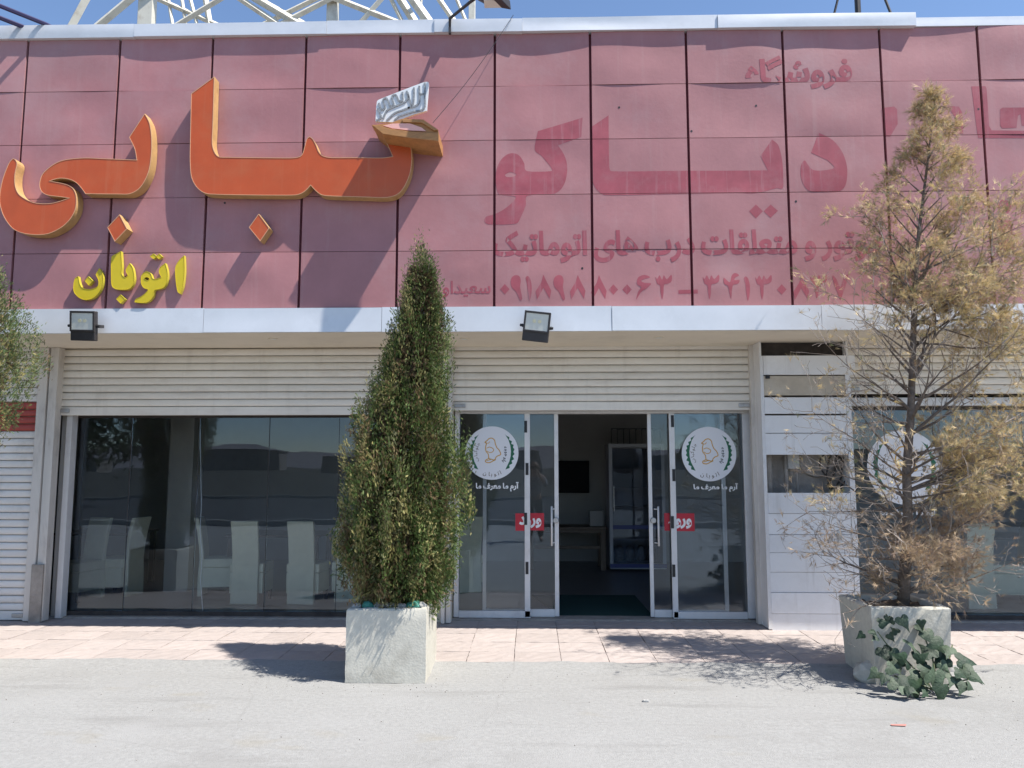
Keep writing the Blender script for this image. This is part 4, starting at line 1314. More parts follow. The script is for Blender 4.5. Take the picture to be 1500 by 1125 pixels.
tag(MB().add([(X(819), 8.63, .026), (X(957), 8.63, .026), (X(957) - .02, 10.0, .026), (X(819) - .3, 10.0, .026), (X(819), 8.63, .036), (X(957), 8.63, .036), (X(957) - .02, 10.0, .036), (X(819) - .3, 10.0, .036)],
             [(4, 5, 6, 7), (0, 1, 5, 4), (1, 2, 6, 5), (2, 3, 7, 6), (3, 0, 4, 7), (3, 2, 1, 0)]).build('door_mat', M_MAT), 'dark green door mat lying inside the open entrance', 'mat')
h0 = W(294, 640, YG + .06)
pts = [W(px, py, YG + .06) for px, py in ((293, 612), (294, 680), (295, 740), (293, 780), (296, 815), (294, 850), (297, 895))]
tag(MB().tube(pts, .004, 5).build('cable', M_LETW), 'thin white cable hanging inside the left shop window', 'cable')

# ================================================================== PLANTERS AND PLANTS
def planter(name, label, x0, x1, y0, y1, h, taper=.02, seed=1):
    t = thing(name, label, 'planter', ((x0 + x1) / 2, (y0 + y1) / 2, 0))
    g = random.Random(seed)
    wt = .055
    # outer faces as grids with chipped, slightly uneven edges
    bm = bmesh.new()
    def ringz(z, d, jit):
        k = taper * (1 - z / h)
        n = 8; pts = []
        cs = [(x0 + k + d, y0 + k + d), (x1 - k - d, y0 + k + d), (x1 - k - d, y1 - k - d), (x0 + k + d, y1 - k - d)]
        for i in range(4):
            a, b = cs[i], cs[(i + 1) % 4]
            for j in range(n):
                u = j / n
                pts.append(bm.verts.new((a[0] + (b[0] - a[0]) * u + g.uniform(-jit, jit), a[1] + (b[1] - a[1]) * u + g.uniform(-jit, jit), z + g.uniform(-jit, jit))))
        return pts
    levels = [(0.002, 0, .002), (.03, 0, .004)] + [(h * k / 6, 0, .002) for k in range(1, 6)] + [(h - .012, 0, .003), (h, .010, .004), (h, wt - .008, .003), (h - .015, wt, .002), (h - .12, wt, .001)]
    rs = [ringz(*l_) for l_ in levels]
    for a, b in zip(rs, rs[1:]):
        for i in range(len(a)):
            j = (i + 1) % len(a)
            bm.faces.new((a[i], a[j], b[j], b[i]))
    bm.normal_update()
    mb = MB(); bm.verts.index_update()
    mb.v = [tuple(v.co) for v in bm.verts]; mb.f = [tuple(v.index for v in f.verts) for f in bm.faces]
    bm.free()
    o = mb.build('box', M_POT, t, smooth=True)
    md = o.modifiers.new('s', 'EDGE_SPLIT'); md.split_angle = R(32)
    v, f = [], []
    n = 12
    for j in range(n + 1):
        for i in range(n + 1):
            v.append((x0 + wt + (x1 - x0 - 2 * wt) * i / n, y0 + wt + (y1 - y0 - 2 * wt) * j / n, h - .05 + g.uniform(-.012, .03)))
    for j in range(n):
        for i in range(n):
            k = j * (n + 1) + i
            f.append((k, k + 1, k + n + 2, k + n + 1))
    MB().add(v, f).build('soil', M_SOIL, t, smooth=True)
    return t
pA = G(507, 1000); pB = G(620, 999)
ph = W(507, 891, pA.y).z
planter('planter', 'pale concrete planter box holding the green conifer', -1.44, -0.82, 6.08, 6.74, ph, 0.0, 1)
planter('planter', 'pale concrete planter box holding the dried tree', 2.585, 3.19, 6.12, 6.74, ph + .02, .025, 2)
planter('planter', 'concrete planter box of the conifer at the left edge', -5.35, -4.70, 6.08, 6.74, ph, 0.0, 3)

def rand_unit(n):
    v = RNG.normal(size=(n, 3))
    return v / np.linalg.norm(v, axis=1)[:, None]
def scatter(name, m, parent, tmpl_v, tmpl_f, pos, dirs, up, size, cols, origin):
    """many small leaves as one mesh: template in local axes (x across, y along, z normal)"""
    n, k = len(pos), len(tmpl_v)
    y = dirs / np.linalg.norm(dirs, axis=1)[:, None]
    x = np.cross(y, up); x /= (np.linalg.norm(x, axis=1)[:, None] + 1e-9)
    z = np.cross(x, y)
    T = np.array(tmpl_v)
    V = pos[:, None, :] + size[:, None, None] * (T[None, :, 0:1] * x[:, None, :] + T[None, :, 1:2] * y[:, None, :] + T[None, :, 2:3] * z[:, None, :])
    V = V.reshape(-1, 3) - np.array(origin)
    Fm = np.array(tmpl_f)
    Fa = (Fm[None] + (np.arange(n) * k)[:, None, None]).reshape(-1, Fm.shape[1])
    me = bpy.data.meshes.new(name)
    me.vertices.add(len(V)); me.vertices.foreach_set('co', V.ravel().astype(np.float32))
    nf, c = Fa.shape
    me.loops.add(nf * c); me.loops.foreach_set('vertex_index', Fa.ravel().astype(np.int32))
    me.polygons.add(nf)
    me.polygons.foreach_set('loop_start', (np.arange(nf) * c).astype(np.int32))
    at = me.attributes.new('Col', 'FLOAT_COLOR', 'POINT')
    C4 = np.concatenate([np.repeat(cols, k, axis=0), np.ones((n * k, 1))], axis=1)
    at.data.foreach_set('color', C4.ravel().astype(np.float32))
    me.materials.append(m)
    me.update(calc_edges=True)
    return link(bpy.data.objects.new(name, me), parent, origin)

# a flat scaly spray: stem and side sprigs
SPV, SPF = [], []
def _tri(a, b, c):
    k = len(SPV); SPV.extend([a, b, c]); SPF.append((k, k + 1, k + 2))
_tri((-.045, 0, 0), (.045, 0, 0), (0, 1.15, .06))
for i, (y0, l_) in enumerate(((.15, .42), (.32, .46), (.5, .40), (.68, .30))):
    for s_ in (-1, 1):
        ex, ey = s_ * l_ * .52, y0 + l_ * .88
        _tri((0, y0 - .07, 0), (0, y0 + .12, 0), (ex, ey, .05 * s_ - .03 * i))

def conifer(label, prof, yc, base, n_clump, per, pal, seed, ymul=.95, size=(.018, .040), droop=.5, name='conifer_tree', lean=0.0):
    """prof: (z, x centre, half width) rows from top to bottom"""
    global RNG
    RNG = np.random.default_rng(seed)
    t = thing(name, label, 'tree', base)
    zs = np.array([p[0] for p in prof])[::-1]; xc = np.array([p[1] for p in prof])[::-1]; hw = np.array([p[2] for p in prof])[::-1]
    zmin, zmax = zs[0], zs[-1]
    # limbs
    mb = MB()
    top = (np.interp(zmax - .1, zs, xc), yc, zmax - .12)
    mb.tube([(base[0], base[1], base[2]), (base[0] + .01, yc, (zmin + zmax) * .35), top], [.055, .04, .008], 8)
    mb.build('trunk', M_BARK, t, smooth=True)
    lb = MB()
    for k in range(90):
        z = zmin + (zmax - zmin) * RNG.random() ** 1.2 * .9
        a = RNG.random() * 2 * math.pi
        r_ = np.interp(min(z + .25, zmax), zs, hw) * .8
        c0 = np.interp(z, zs, xc)
        p0 = Vector((base[0] + (c0 - base[0]) * .6, yc, max(z - .12, base[2] + .03)))
        p2 = Vector((c0 + math.cos(a) * r_, yc + math.sin(a) * r_ * ymul, z + .25 + .2 * RNG.random()))
        p1 = p0.lerp(p2, .5) + Vector((0, 0, -.05))
        lb.tube([p0, p1, p2], [.012, .008, .003], 4, caps=False)
    lb.build('limbs', M_BARK, t)
    # clumps of sprays on an uneven shell
    zz = zmin + (zmax - zmin) * RNG.random(n_clump) ** 1.15
    keep = RNG.random(n_clump) < np.clip(np.interp(zz, zs, hw) / hw.max() + .12, 0, 1)
    zz = zz[keep]; m = len(zz)
    an = RNG.random(m) * 2 * math.pi
    lump = 1 + .08 * np.sin(an * 3 + zz * 5) + .08 * np.sin(an * 7 - zz * 11 + 2) + RNG.normal(0, .05, m) + .09 * np.sin(an * 11 + 2 * np.sin(zz * 3.1) + zz)
    rad = np.interp(zz, zs, hw) * (1 - .50 * RNG.random(m) ** 1.7) * lump
    cen = np.stack([np.interp(zz, zs, xc) + np.cos(an) * rad, yc + np.sin(an) * rad * ymul, zz], 1)
    out = np.stack([np.cos(an), np.sin(an), np.zeros(m)], 1)
    ctype = RNG.random(m)
    N = m * per
    idx = np.repeat(np.arange(m), per)
    cdir = RNG.normal(0, .30, (m, 3))
    pos = cen[idx] + RNG.normal(0, .022, (N, 3)) * np.array([1, 1, 3.2])
    od = out[idx]
    hfrac = (zz[idx] - zmin) / (zmax - zmin)
    dr = (RNG.random(m)[idx] < droop * (1.15 - hfrac)).astype(float)
    dirs = od * (.45 + .3 * RNG.random(N)[:, None]) + np.array([0, 0, 1.0]) * (1.05 - 1.75 * dr)[:, None] + cdir[idx] + RNG.normal(0, .24, (N, 3))
    up = np.cross(od, [0, 0, 1.0]) + RNG.normal(0, .6, (N, 3))
    sz = RNG.uniform(size[0], size[1], N) * (.72 + .5 * (1 - hfrac))
    pal_c, pal_w = np.array([p[0] for p in pal]), np.array([p[1] for p in pal])
    # dry patches lie in clumps, and mostly low down
    dry = np.clip(.5 + .5 * np.sin(cen[:, 0] * 7 + cen[:, 2] * 3.1 + seed) * np.cos(cen[:, 2] * 4.3 - cen[:, 0] * 5), 0, 1) * (1.1 - .9 * (zz - zmin) / (zmax - zmin))
    dry = np.clip(dry * (1 - abs(lean)) + lean * (.55 - .75 * (cen[:, 0] - np.interp(zz, zs, xc)) / np.interp(zz, zs, hw)) * (1.25 - 1.1 * (zz - zmin) / (zmax - zmin)), 0, 1)
    w = pal_w[None, :, 0] * (1 - dry[:, None]) + pal_w[None, :, 1] * dry[:, None]
    cw = np.cumsum(w / w.sum(1)[:, None], 1)
    pick = (RNG.random(m)[:, None] > cw).sum(1)
    pick = np.where(RNG.random(N) < .75, pick[idx], (RNG.random(N)[:, None] > cw[idx]).sum(1))
    cols = pal_c[np.clip(pick, 0, len(pal_c) - 1)] * RNG.uniform(.65, 1.35, (N, 1)) * RNG.uniform(.8, 1.25, m)[idx][:, None]
    # dry inner mass
    n2 = int(N * .12)
    z2 = zmin + (zmax - zmin) * RNG.random(n2) ** 1.2 * .93
    a2 = RNG.random(n2) * 2 * math.pi
    r2 = np.interp(z2, zs, hw) * RNG.uniform(.15, .72, n2)
    pos2 = np.stack([np.interp(z2, zs, xc) + np.cos(a2) * r2, yc + np.sin(a2) * r2 * ymul, z2], 1)
    d2 = np.stack([np.cos(a2), np.sin(a2), RNG.normal(.0, .9, n2)], 1) + RNG.normal(0, .4, (n2, 3))
    c2 = np.array([.10, .068, .04]) * RNG.uniform(.6, 1.4, (n2, 1))
    pos = np.concatenate([pos, pos2]); dirs = np.concatenate([dirs, d2]); up = np.concatenate([up, rand_unit(n2)])
    sz = np.concatenate([sz, RNG.uniform(.05, .09, n2)]); cols = np.concatenate([cols, c2])
    scatter('crown', L_THUJA, t, SPV, SPF, pos, dirs, up, sz, cols, ((xc[0]), yc, zmin))
    return t
YT1 = 6.40
rows = [(362, 616, 616), (378, 609, 624), (400, 601, 634), (430, 590, 647), (470, 579, 655), (500, 570, 655), (560, 548, 656), (600, 531, 662), (650, 517, 670), (700, 506, 681), (750, 499, 677), (790, 495, 674), (830, 508, 668), (860, 528, 655), (882, 545, 632)]
prof = []
for y, a, b in rows:
    p, q = W(a, y, YT1), W(b, y, YT1)
    prof.append((p.z, (p.x + q.x) / 2, max(.012, (q.x - p.x) / 2 * .93)))
G1, G2, OL, YE, BR, GR_ = (.070, .112, .030), (.125, .165, .050), (.235, .215, .085), (.36, .32, .13), (.20, .135, .070), (.20, .20, .105)
conifer('tall cone shaped green conifer with brown dry patches in the middle planter', prof, YT1, (-1.13, 6.41, ph - .06), 1900, 56,
        [(G1, (.44, .16)), (G2, (.36, .16)), (OL, (.14, .22)), (YE, (.04, .14)), (BR, (.03, .24)), (GR_, (.05, .12))], 11, lean=.65)
YT2 = 6.40
x2 = -5.02
prof2 = []
for y, b in ((330, -110), (360, -75), (370, -45), (385, -18), (420, 0), (445, 14), (480, 32), (530, 28), (570, 12), (600, 4), (640, -20), (690, -40), (730, -55), (790, -45), (840, -60), (880, -80)):
    q = W(b, y, YT2)
    prof2.append((q.z, x2, max(.02, (q.x - x2))))
P1, P2c = (.085, .130, .048), (.135, .175, .075)
conifer('pale green conifer cut off by the left edge of the picture', prof2, YT2, (x2, 6.41, ph - .06), 2600, 40,
        [(G2, (.16, .08)), (P1, (.40, .18)), (P2c, (.28, .26)), (OL, (.08, .16)), (YE, (.06, .18)), (BR, (.02, .14))], 23, droop=.25)

# stones on the soil of the conifer planter
def stone(c, s, m, label, seed):
    g = random.Random(seed)
    bm = bmesh.new()
    bmesh.ops.create_icosphere(bm, subdivisions=2, radius=1)
    sx, sy, sz_ = s
    for v in bm.verts:
        n_ = v.co.normalized()
        k = 1 + .16 * math.sin(n_.x * 4 + seed) + .12 * math.sin(n_.y * 5 + seed * 2) + g.uniform(-.05, .05)
        v.co = Vector((n_.x * sx * k, n_.y * sy * k, n_.z * sz_ * k))
    mb = MB(); bm.verts.index_update()
    mb.v = [tuple(Vector(c) + v.co) for v in bm.verts]; mb.f = [tuple(v.index for v in f.verts) for f in bm.faces]
    bm.free()
    return tag(mb.build('stone', m), label, 'stone', 'stones on the planter soil')
zs0 = ph
for i, (px, r_, m, lab) in enumerate(((523, .038, M_STONE, 'small grey stone at the left corner of the conifer planter'), (539, .055, M_TEAL, 'teal painted stone on the planter rim, second from its left corner'), (555, .045, M_STONE, 'grey stone between the teal stone and a flat one on the planter rim'),
                                    (573, .055, M_STONE, 'flat grey stone in the middle of the planter rim'), (588, .042, M_STONE, 'pinkish grey stone beside the right teal stone on the planter rim'), (606, .062, M_TEAL, 'larger teal painted stone on the right part of the planter rim'), (602, .055, M_TEAL, 'teal painted stone standing behind the larger teal one'), (618, .050, M_STONE, 'grey green stone at the right corner of the planter'))):
    w_ = W(px, 884, 6.17)
    y = 6.185 if i != 6 else 6.31
    stone((W(px, 884, y).x, y, zs0 - .012 + (.04 if i == 6 else 0) + r_ * .3), (r_, r_ * .75, r_ * (.62 if i != 3 else .4)), m, lab, i + 1)

# ---- dried tree
DT = thing('dried_tree', 'dried out tan tree with bare grey twigs in the right planter', 'tree', (2.92, 6.45, ph - .05))
YD1 = 6.45
RNG = np.random.default_rng(5)
rg = random.Random(12)
tk_px = [(1322, 890), (1326, 830), (1330, 760), (1328, 690), (1334, 610), (1337, 520), (1340, 430), (1346, 340), (1356, 260), (1366, 180), (1372, 118)]
tk = [W(a, b, YD1 + .02 * math.sin(i * 1.7)) for i, (a, b) in enumerate(tk_px)]
tr_ = [.046, .042, .038, .034, .030, .025, .020, .015, .010, .006, .002]
tm = MB().tube(tk, tr_, 8)
tm.tube([tk[0] + Vector((.05, .04, 0)), tk[1] + Vector((.04, .03, 0)), tk[2] + Vector((.01, .0, 0))], [.025, .022, .012], 6)
tm.build('trunk', M_BARK, DT, smooth=True)
ztk = [p.z for p in tk]
def trunk_at(z):
    for a, b in zip(tk, tk[1:]):
        if a.z <= z <= b.z:
            return a.lerp(b, (z - a.z) / (b.z - a.z))
    return tk[-1]
limbs, twigs = MB(), MB()
TP, TD, TS, TC = [], [], [], []      # tufts
def dens(p):
    """how leafy the tree is around p"""
    dx = p.x - trunk_at(min(max(p.z, ztk[0]), ztk[-1])).x
    z = p.z
    if z > 3.2: return .70 if dx > -.30 else .40
    if z > 2.75: return .95 if dx > .15 else (.5 if dx > -.2 else .10)
    if z > 2.35: return .75 if dx > .40 else .05
    if z > 2.1: return .40 if dx > .45 else .05
    if z > 1.55: return .62 if dx > .02 else .05
    if z > 1.1: return .80 if dx > .2 else .08
    return .95 if -.22 < dx < .45 else .06
def tuft(p, d, k):
    z = p.z
    for _ in range(k):
        TP.append(p + Vector((rg.gauss(0, .03), rg.gauss(0, .03), rg.gauss(0, .03))))
        TD.append(d.normalized() * .7 + Vector((rg.gauss(0, .5), rg.gauss(0, .5), rg.gauss(.05, .5))))
        TS.append(rg.uniform(.045, .095))
        c = rg.random()
        base = Vector((.68, .53, .30)) if c < .45 else Vector((.60, .48, .24)) if c < .72 else Vector((.40, .30, .20)) if c < .94 else Vector((.28, .29, .15))
        if z < 1.3: base = base.lerp(Vector((.40, .28, .22)), .6)
        TC.append(base * rg.uniform(.7, 1.2))
def grow(p, d, L, r, lev):
    n = max(3, int(L / .11))
    pts, cur, dd = [p], p.copy(), d.normalized()
    bend = Vector((rg.gauss(0, .10), rg.gauss(0, .10), rg.gauss(.07, .08)))
    for i in range(n):
        dd = (dd + bend * .35 + Vector((rg.gauss(0, .09), rg.gauss(0, .09), rg.gauss(0, .08)))).normalized()
        cur = cur + dd * (L / n)
        if cur.y > 7.15: cur.y = 7.15
        pts.append(cur.copy())
        if lev < 3 and i > 0:
            for _ in range(2 if lev < 2 else 1):
                if rg.random() < (.62, .70, .75)[lev]:
                    sd_ = dd.cross(Vector((rg.gauss(0, 1), rg.gauss(0, 1), rg.gauss(0, 1)))).normalized()
                    nd = dd * .75 + sd_ * .75 + Vector((0, 0, .15))
                    grow(cur.copy(), nd, L * rg.uniform(.32, .5) if lev else min(rg.uniform(.16, .34), L * .55), max(.0018, r * .45), lev + 1)
        if lev >= 1 and rg.random() < dens(cur) * (.55 if lev == 1 else .9):
            tuft(cur, dd, 2)
    rr = [max(.0019, r * (1 - .85 * i / n)) for i in range(n + 1)]
    (limbs if lev == 0 else twigs).tube(pts, rr, 5 if lev == 0 else 3, caps=False)
    if lev >= 2 and rg.random() < dens(cur): tuft(cur, dd, 3)
def hwid(z, side):
    if side > 0: tab = [(.5, .4), (.9, .55), (1.5, .70), (2.0, .70), (2.6, .72), (3.0, .62), (3.4, .44), (3.8, .32), (4.2, .20), (4.6, .09), (5.0, .02)]
    else: tab = [(.5, .5), (.9, .60), (1.5, .62), (2.0, .52), (2.6, .40), (3.0, .34), (3.4, .34), (3.8, .29), (4.2, .17), (4.6, .08), (5.0, .02)]
    return float(np.interp(z, [a for a, _ in tab], [b for _, b in tab]))
nb = 76
for k in range(nb):
    z = .62 + (ztk[-1] - .75) * (k / nb) ** .92
    a = k * 2.39996 + rg.uniform(-.3, .3)
    side = math.cos(a)
    w = hwid(z, side)
    L = w * rg.uniform(.75, 1.1) * (1.15 if abs(side) > .6 else .9)
    el = rg.uniform(.7, 1.3) if z > 2.2 else rg.uniform(.1, .7)
    d = Vector((math.cos(a), math.sin(a) * .85, el))
    grow(trunk_at(z), d, L, .014 if z < 3.2 else .009, 0)
# a few long limbs the photograph shows clearly
for a, b, r in (((1336, 540), (1290, 470), .012), ((1334, 600), (1255, 560), .010), ((1330, 700), (1200, 590), .009), ((1330, 740), (1190, 770), .010), ((1328, 800), (1230, 770), .009), ((1326, 850), (1215, 850), .010),
                ((1336, 560), (1440, 430), .014), ((1338, 500), (1400, 300), .012), ((1332, 640), (1470, 500), .015), ((1330, 720), (1480, 640), .012), ((1330, 700), (1460, 690), .012), ((1326, 860), (1490, 905), .010), ((1336, 570), (1232, 500), .010), ((1326, 870), (1420, 800), .010),
                ((1340, 430), (1485, 400), .012), ((1340, 470), (1500, 465), .012), ((1340, 440), (1470, 345), .011), ((1338, 480), (1495, 430), .011), ((1331, 720), (1500, 690), .010), ((1331, 705), (1510, 655), .010), ((1328, 800), (1420, 760), .010), ((1326, 840), (1400, 830), .010), ((1326, 850), (1290, 800), .008), ((1326, 830), (1370, 780), .009),
                ((1331, 690), (1420, 640), .012), ((1331, 710), (1400, 680), .012), ((1331, 730), (1490, 730), .010)):
    p, q = W(*a, YD1), W(*b, YD1 + rg.uniform(-.35, .25))
    grow(p, q - p, (q - p).length, r, 0)
for a, b, dy in (((1334, 600), (1225, 500), -.2), ((1334, 620), (1240, 610), -.4), ((1330, 720), (1215, 690), -.3), ((1330, 760), (1235, 700), -.45), ((1328, 790), (1195, 800), -.25), ((1326, 840), (1220, 815), -.45), ((1326, 860), (1212, 875), -.3),
                 ((1330, 700), (1260, 640), -.5), ((1334, 580), (1270, 520), -.45), ((1336, 520), (1250, 460), -.3)):
    p, q = W(*a, YD1), W(*b, YD1 + dy)
    grow(p, q - p, (q - p).length, .009, 0)
for a, b, dy in (((1340, 450), (1500, 420), .1), ((1340, 470), (1510, 490), -.1), ((1338, 500), (1500, 520), .0), ((1342, 400), (1480, 330), .1)):
    p, q = W(*a, YD1), W(*b, YD1 + dy)
    grow(p, q - p, (q - p).length, .010, 0)
for k in range(20):
    z = .56 + .45 * rg.random()
    a = rg.uniform(0, 6.28)
    grow(trunk_at(z), Vector((math.cos(a), math.sin(a) * .8, rg.uniform(.3, 1.4))), rg.uniform(.2, .38), .007, 1)
limbs.build('limbs', M_BARK, DT)
twigs.build('twigs', M_TWIG, DT)
# needle tufts: a bundle of narrow bent blades
NV, NF = [], []
g_ = random.Random(4)
for k in range(11):
    a = g_.uniform(0, 6.28); sp = g_.uniform(.2, .8); y0 = g_.uniform(0, .35); l_ = g_.uniform(.5, .9)
    ex, ez = math.cos(a) * sp * l_, math.sin(a) * sp * l_
    i = len(NV)
    NV += [(-.012, y0, 0), (.012, y0, 0), (ex * .5 + .012, y0 + l_ * .55, ez * .45), (ex * .5 - .012, y0 + l_ * .55, ez * .45), (ex, y0 + l_ * .9, ez), (ex * .5, y0 + l_ * .55, ez * .45)]
    NF += [(i, i + 1, i + 2), (i, i + 2, i + 3), (i + 3, i + 2, i + 4)]
TPa = np.array([tuple(p) for p in TP]); TDa = np.array([tuple(p) for p in TD])
scatter('dry_foliage', L_DRY, DT, NV, NF, TPa, TDa, rand_unit(len(TPa)), np.array(TS), np.array([tuple(c) for c in TC]), (3.0, YD1, 2.0))

# ---- broad leaved vine in front of the right planter
VN = thing('vine_plant', 'leafy grey green vine sprawling over the front of the right planter', 'plant', (3.05, 5.95, 0))
def vleaf_mesh(k, m):
    g = random.Random(k)
    out = [(0, .04), (.16, -.08), (.36, -.06), (.52, .10), (.50, .28), (.40, .42), (.26, .60), (.12, .86), (0, 1.18), (-.12, .86), (-.26, .60), (-.40, .42), (-.50, .28), (-.52, .10), (-.36, -.06), (-.16, -.08)]
    v = [(0, .32, .10)]; v2 = []
    for x, y in out:
        v.append((x + g.uniform(-.03, .03), y + g.uniform(-.03, .03), -.35 * x * x - .28 * max(0, y - .3) ** 2 + g.uniform(-.03, .03)))
    f = [(0, i, i % 16 + 1) for i in range(1, 17)]
    me = bpy.data.meshes.new('leaf')
    me.from_pydata(v, [], f); me.materials.append(m)
    me.polygons.foreach_set('use_smooth', [True] * len(f))
    return me
M_VL = [mat('vine_leaf_dark', (.012, .032, .014), .6, .3, 40, .3, 60, objvar=.25), mat('vine_leaf_mid', (.022, .044, .020), .6, .3, 40, .3, 60, objvar=.25), mat('vine_leaf_pale', (.05, .075, .042), .6, .35, 40, .3, 60, objvar=.25)]
for m_ in M_VL: m_.node_tree.nodes['Principled BSDF'].inputs['Specular IOR Level'].default_value = .4
M_VS = mat('vine_stem', (.09, .115, .05), .6, .2, 20)
vms = [vleaf_mesh(k, M_VL[k % 3]) for k in range(6)]
rg = random.Random(31)
def leafat(px, py, y, s, m=None):
    p = W(px, py, y)
    if p.z < .03: p.z = .03 + rg.random() * .05
    o = bpy.data.objects.new('leaf', m or rg.choice(vms))
    link(o, VN, p)
    nrm = Vector((rg.gauss(.1, .35), -1.0 + rg.gauss(0, .3), rg.gauss(.75, .35))).normalized()
    tip = Vector((rg.gauss(0, .8), rg.gauss(-.3, .3), rg.gauss(-.45, .4)))
    yv = (tip - nrm * tip.dot(nrm)).normalized(); xv = yv.cross(nrm).normalized()
    M_ = Matrix((xv, yv, nrm)).transposed()
    o.rotation_euler = M_.to_euler()
    sc_ = s * rg.uniform(.6, 1.3)
    o.scale = (sc_, sc_, sc_)
    return p
spots = [(1278, 925), (1268, 930), (1290, 915), (1300, 903), (1312, 910), (1322, 905), (1288, 935), (1305, 930), (1318, 930), (1330, 940), (1295, 950), (1308, 955), (1345, 918), (1352, 910), (1358, 925),
         (1385, 945), (1395, 950), (1378, 955), (1370, 965), (1390, 965), (1405, 968), (1362, 975), (1345, 970), (1330, 968), (1318, 975), (1302, 978), (1290, 985), (1300, 990), (1318, 995), (1335, 990), (1350, 985), (1372, 985), (1388, 985), (1402, 985), (1412, 980),
         (1425, 990), (1415, 1000), (1400, 1003), (1382, 1005), (1365, 1003), (1350, 1008), (1335, 1008), (1320, 1005), (1345, 998), (1310, 968), (1380, 972), (1398, 992), (1420, 1005), (1360, 1015), (1330, 975), (1340, 955), (1305, 1000)]
for i, (a, b) in enumerate(spots):
    yy = 6.06 - max(0, (b - 930)) / 90 * .30 + rg.uniform(-.06, .03)
    leafat(a - 3, b - 2, yy, .095 if b < 940 else .110)
for k, pts in enumerate(([(1372, 1012), (1370, 985), (1365, 960), (1355, 935), (1352, 915)], [(1368, 1012), (1345, 985), (1320, 960), (1300, 945), (1285, 925)], [(1374, 1012), (1385, 985), (1392, 960), (1395, 945)], [(1372, 1012), (1395, 1000), (1420, 995)], [(1365, 1010), (1340, 1000), (1310, 990)])):
    q = [W(a, b, 6.08 - max(0, (b - 930)) / 90 * .24) for a, b in pts]
    for p in q:
        if p.z < .012: p.z = .012
    MB().tube(q, [.007, .006, .006, .005, .004][:len(q)], 6).build('stem', M_VS, VN, smooth=True)
tag(MB().add([(x, y, .006 if (i // 2) % 2 else .006) for i, (x, y) in enumerate([tuple(G(a, b).xy) for a, b in ((1304, 1062), (1328, 1062), (1327, 1065), (1306, 1064))])], [(3, 2, 1, 0)]).build('paint_mark', mat('red_chalk', (.42, .20, .17), .9)), 'short red mark on the concrete in front of the vine', 'mark')
# loose stone by the planter and a few pebbles and scraps on the concrete
def rock(c, s, seed, label):
    o = stone(c, s, M_POT if seed == 77 else M_STONE, label, seed)
    o['group'] = 'loose stones on the concrete'
    return o
rock((G(1272, 997).x, G(1272, 997).y, .055), (.14, .11, .085), 77, 'rounded lump of concrete at the foot of the right planter')
rock((G(946, 1028).x, G(946, 1028).y, .008), (.022, .015, .011), 5, 'tiny dark pebble alone on the concrete in front of the entrance')

# ================================================================== BEHIND THE CAMERA (seen in the glass)
M_ASPH = mat('asphalt', (.06, .06, .062), .9, .15, 6)
M_FAR = mat('far_wall', (.33, .30, .27), .9, .12, .4, objvar=.25)
M_FARW = mat('far_window', (.05, .06, .08), .3)
M_HILL = mat('far_hill', (.20, .19, .20), .95, .12, .004)
sheet('road', M_ASPH, -400, 400, -22, -5.2, .004)
sheet('field', mat('dark_scrub', (.055, .052, .04), .95, .4, .8), -2000, 2000, -2200, -22.6, .004)
for y in (-5.0, -22.4):
    tag(MB().box(-400, 400, y, y + .3, 0, .14).build('kerb', M_GROUND), kind='structure')
v, f = [], []
for i in range(121):
    x = -2600 + i * 5200 / 120
    h = 18 + 40 * abs(math.sin(i * .11 + 1)) + 16 * abs(math.sin(i * .37)) + random.uniform(0, 6)
    v += [(x, -2300, -5), (x, -2500, h), (x, -2900, -5)]
    if i: k = 3 * i; f += [(k, k - 3, k - 2, k + 1), (k + 1, k - 2, k - 1, k + 2)]
tag(MB().add(v, f).build('hills', M_HILL, smooth=True), kind='structure')
hs = [(-165, -255, 26, 5, 'low'), (-112, -275, 34, 7.5, 'wide'), (-62, -250, 20, 4.5, 'small'), (-10, -285, 26, 7, 'square'), (50, -260, 22, 5, 'flat'), (118, -280, 36, 7.5, 'long')]
for i, (x, y, w, h, k) in enumerate(hs):
    t = thing('far_house', k + ' brown grey house across the road, mirrored in the shop glass', 'house', (x, y, 0), 'houses across the road')
    box('wall', M_FAR, t, x - w / 2, x + w / 2, y - 5, y + 5, 0, h)
    box('roof', M_ROOF, t, x - w / 2 - .3, x + w / 2 + .3, y - 5.3, y + 5.3, h, h + .4)
    for r_ in range(int(h // 3)):
        for c_ in range(int(w // 4)):
            xx = x - w / 2 + 2 + c_ * 4
            box('window', M_FARW, t, xx - .7, xx + .7, y + 5.0, y + 5.04, .9 + r_ * 3, 2.3 + r_ * 3)
def plain_tree(x, y, h, label, seed):
    global RNG
    RNG = np.random.default_rng(seed)
    t = thing('roadside_tree', label, 'tree', (x, y, 0), 'trees along the road')
    mb = MB().tube([(x, y, 0), (x + .1, y, h * .35), (x, y + .1, h * .75)], [.16, .11, .04], 7)
    for k in range(9):
        a = k * 2.4
        mb.tube([(x, y, h * (.3 + .05 * k)), (x + math.cos(a) * h * .2, y + math.sin(a) * h * .2, h * (.5 + .05 * k))], [.05, .015], 5)
    mb.build('trunk', M_BARK, t)
    n = 2600
    cl = RNG.normal(size=(40, 3)) * np.array([.16, .16, .2]) * h + np.array([x, y, h * .66])
    pos = cl[RNG.integers(0, 40, n)] + RNG.normal(0, .06 * h, (n, 3))
    scatter('crown', L_THUJA, t, SPV, SPF, pos, rand_unit(n), rand_unit(n), RNG.uniform(.25, .45, n), np.array([.06, .085, .035]) * RNG.uniform(.6, 1.5, (n, 1)), (x, y, h * .6))
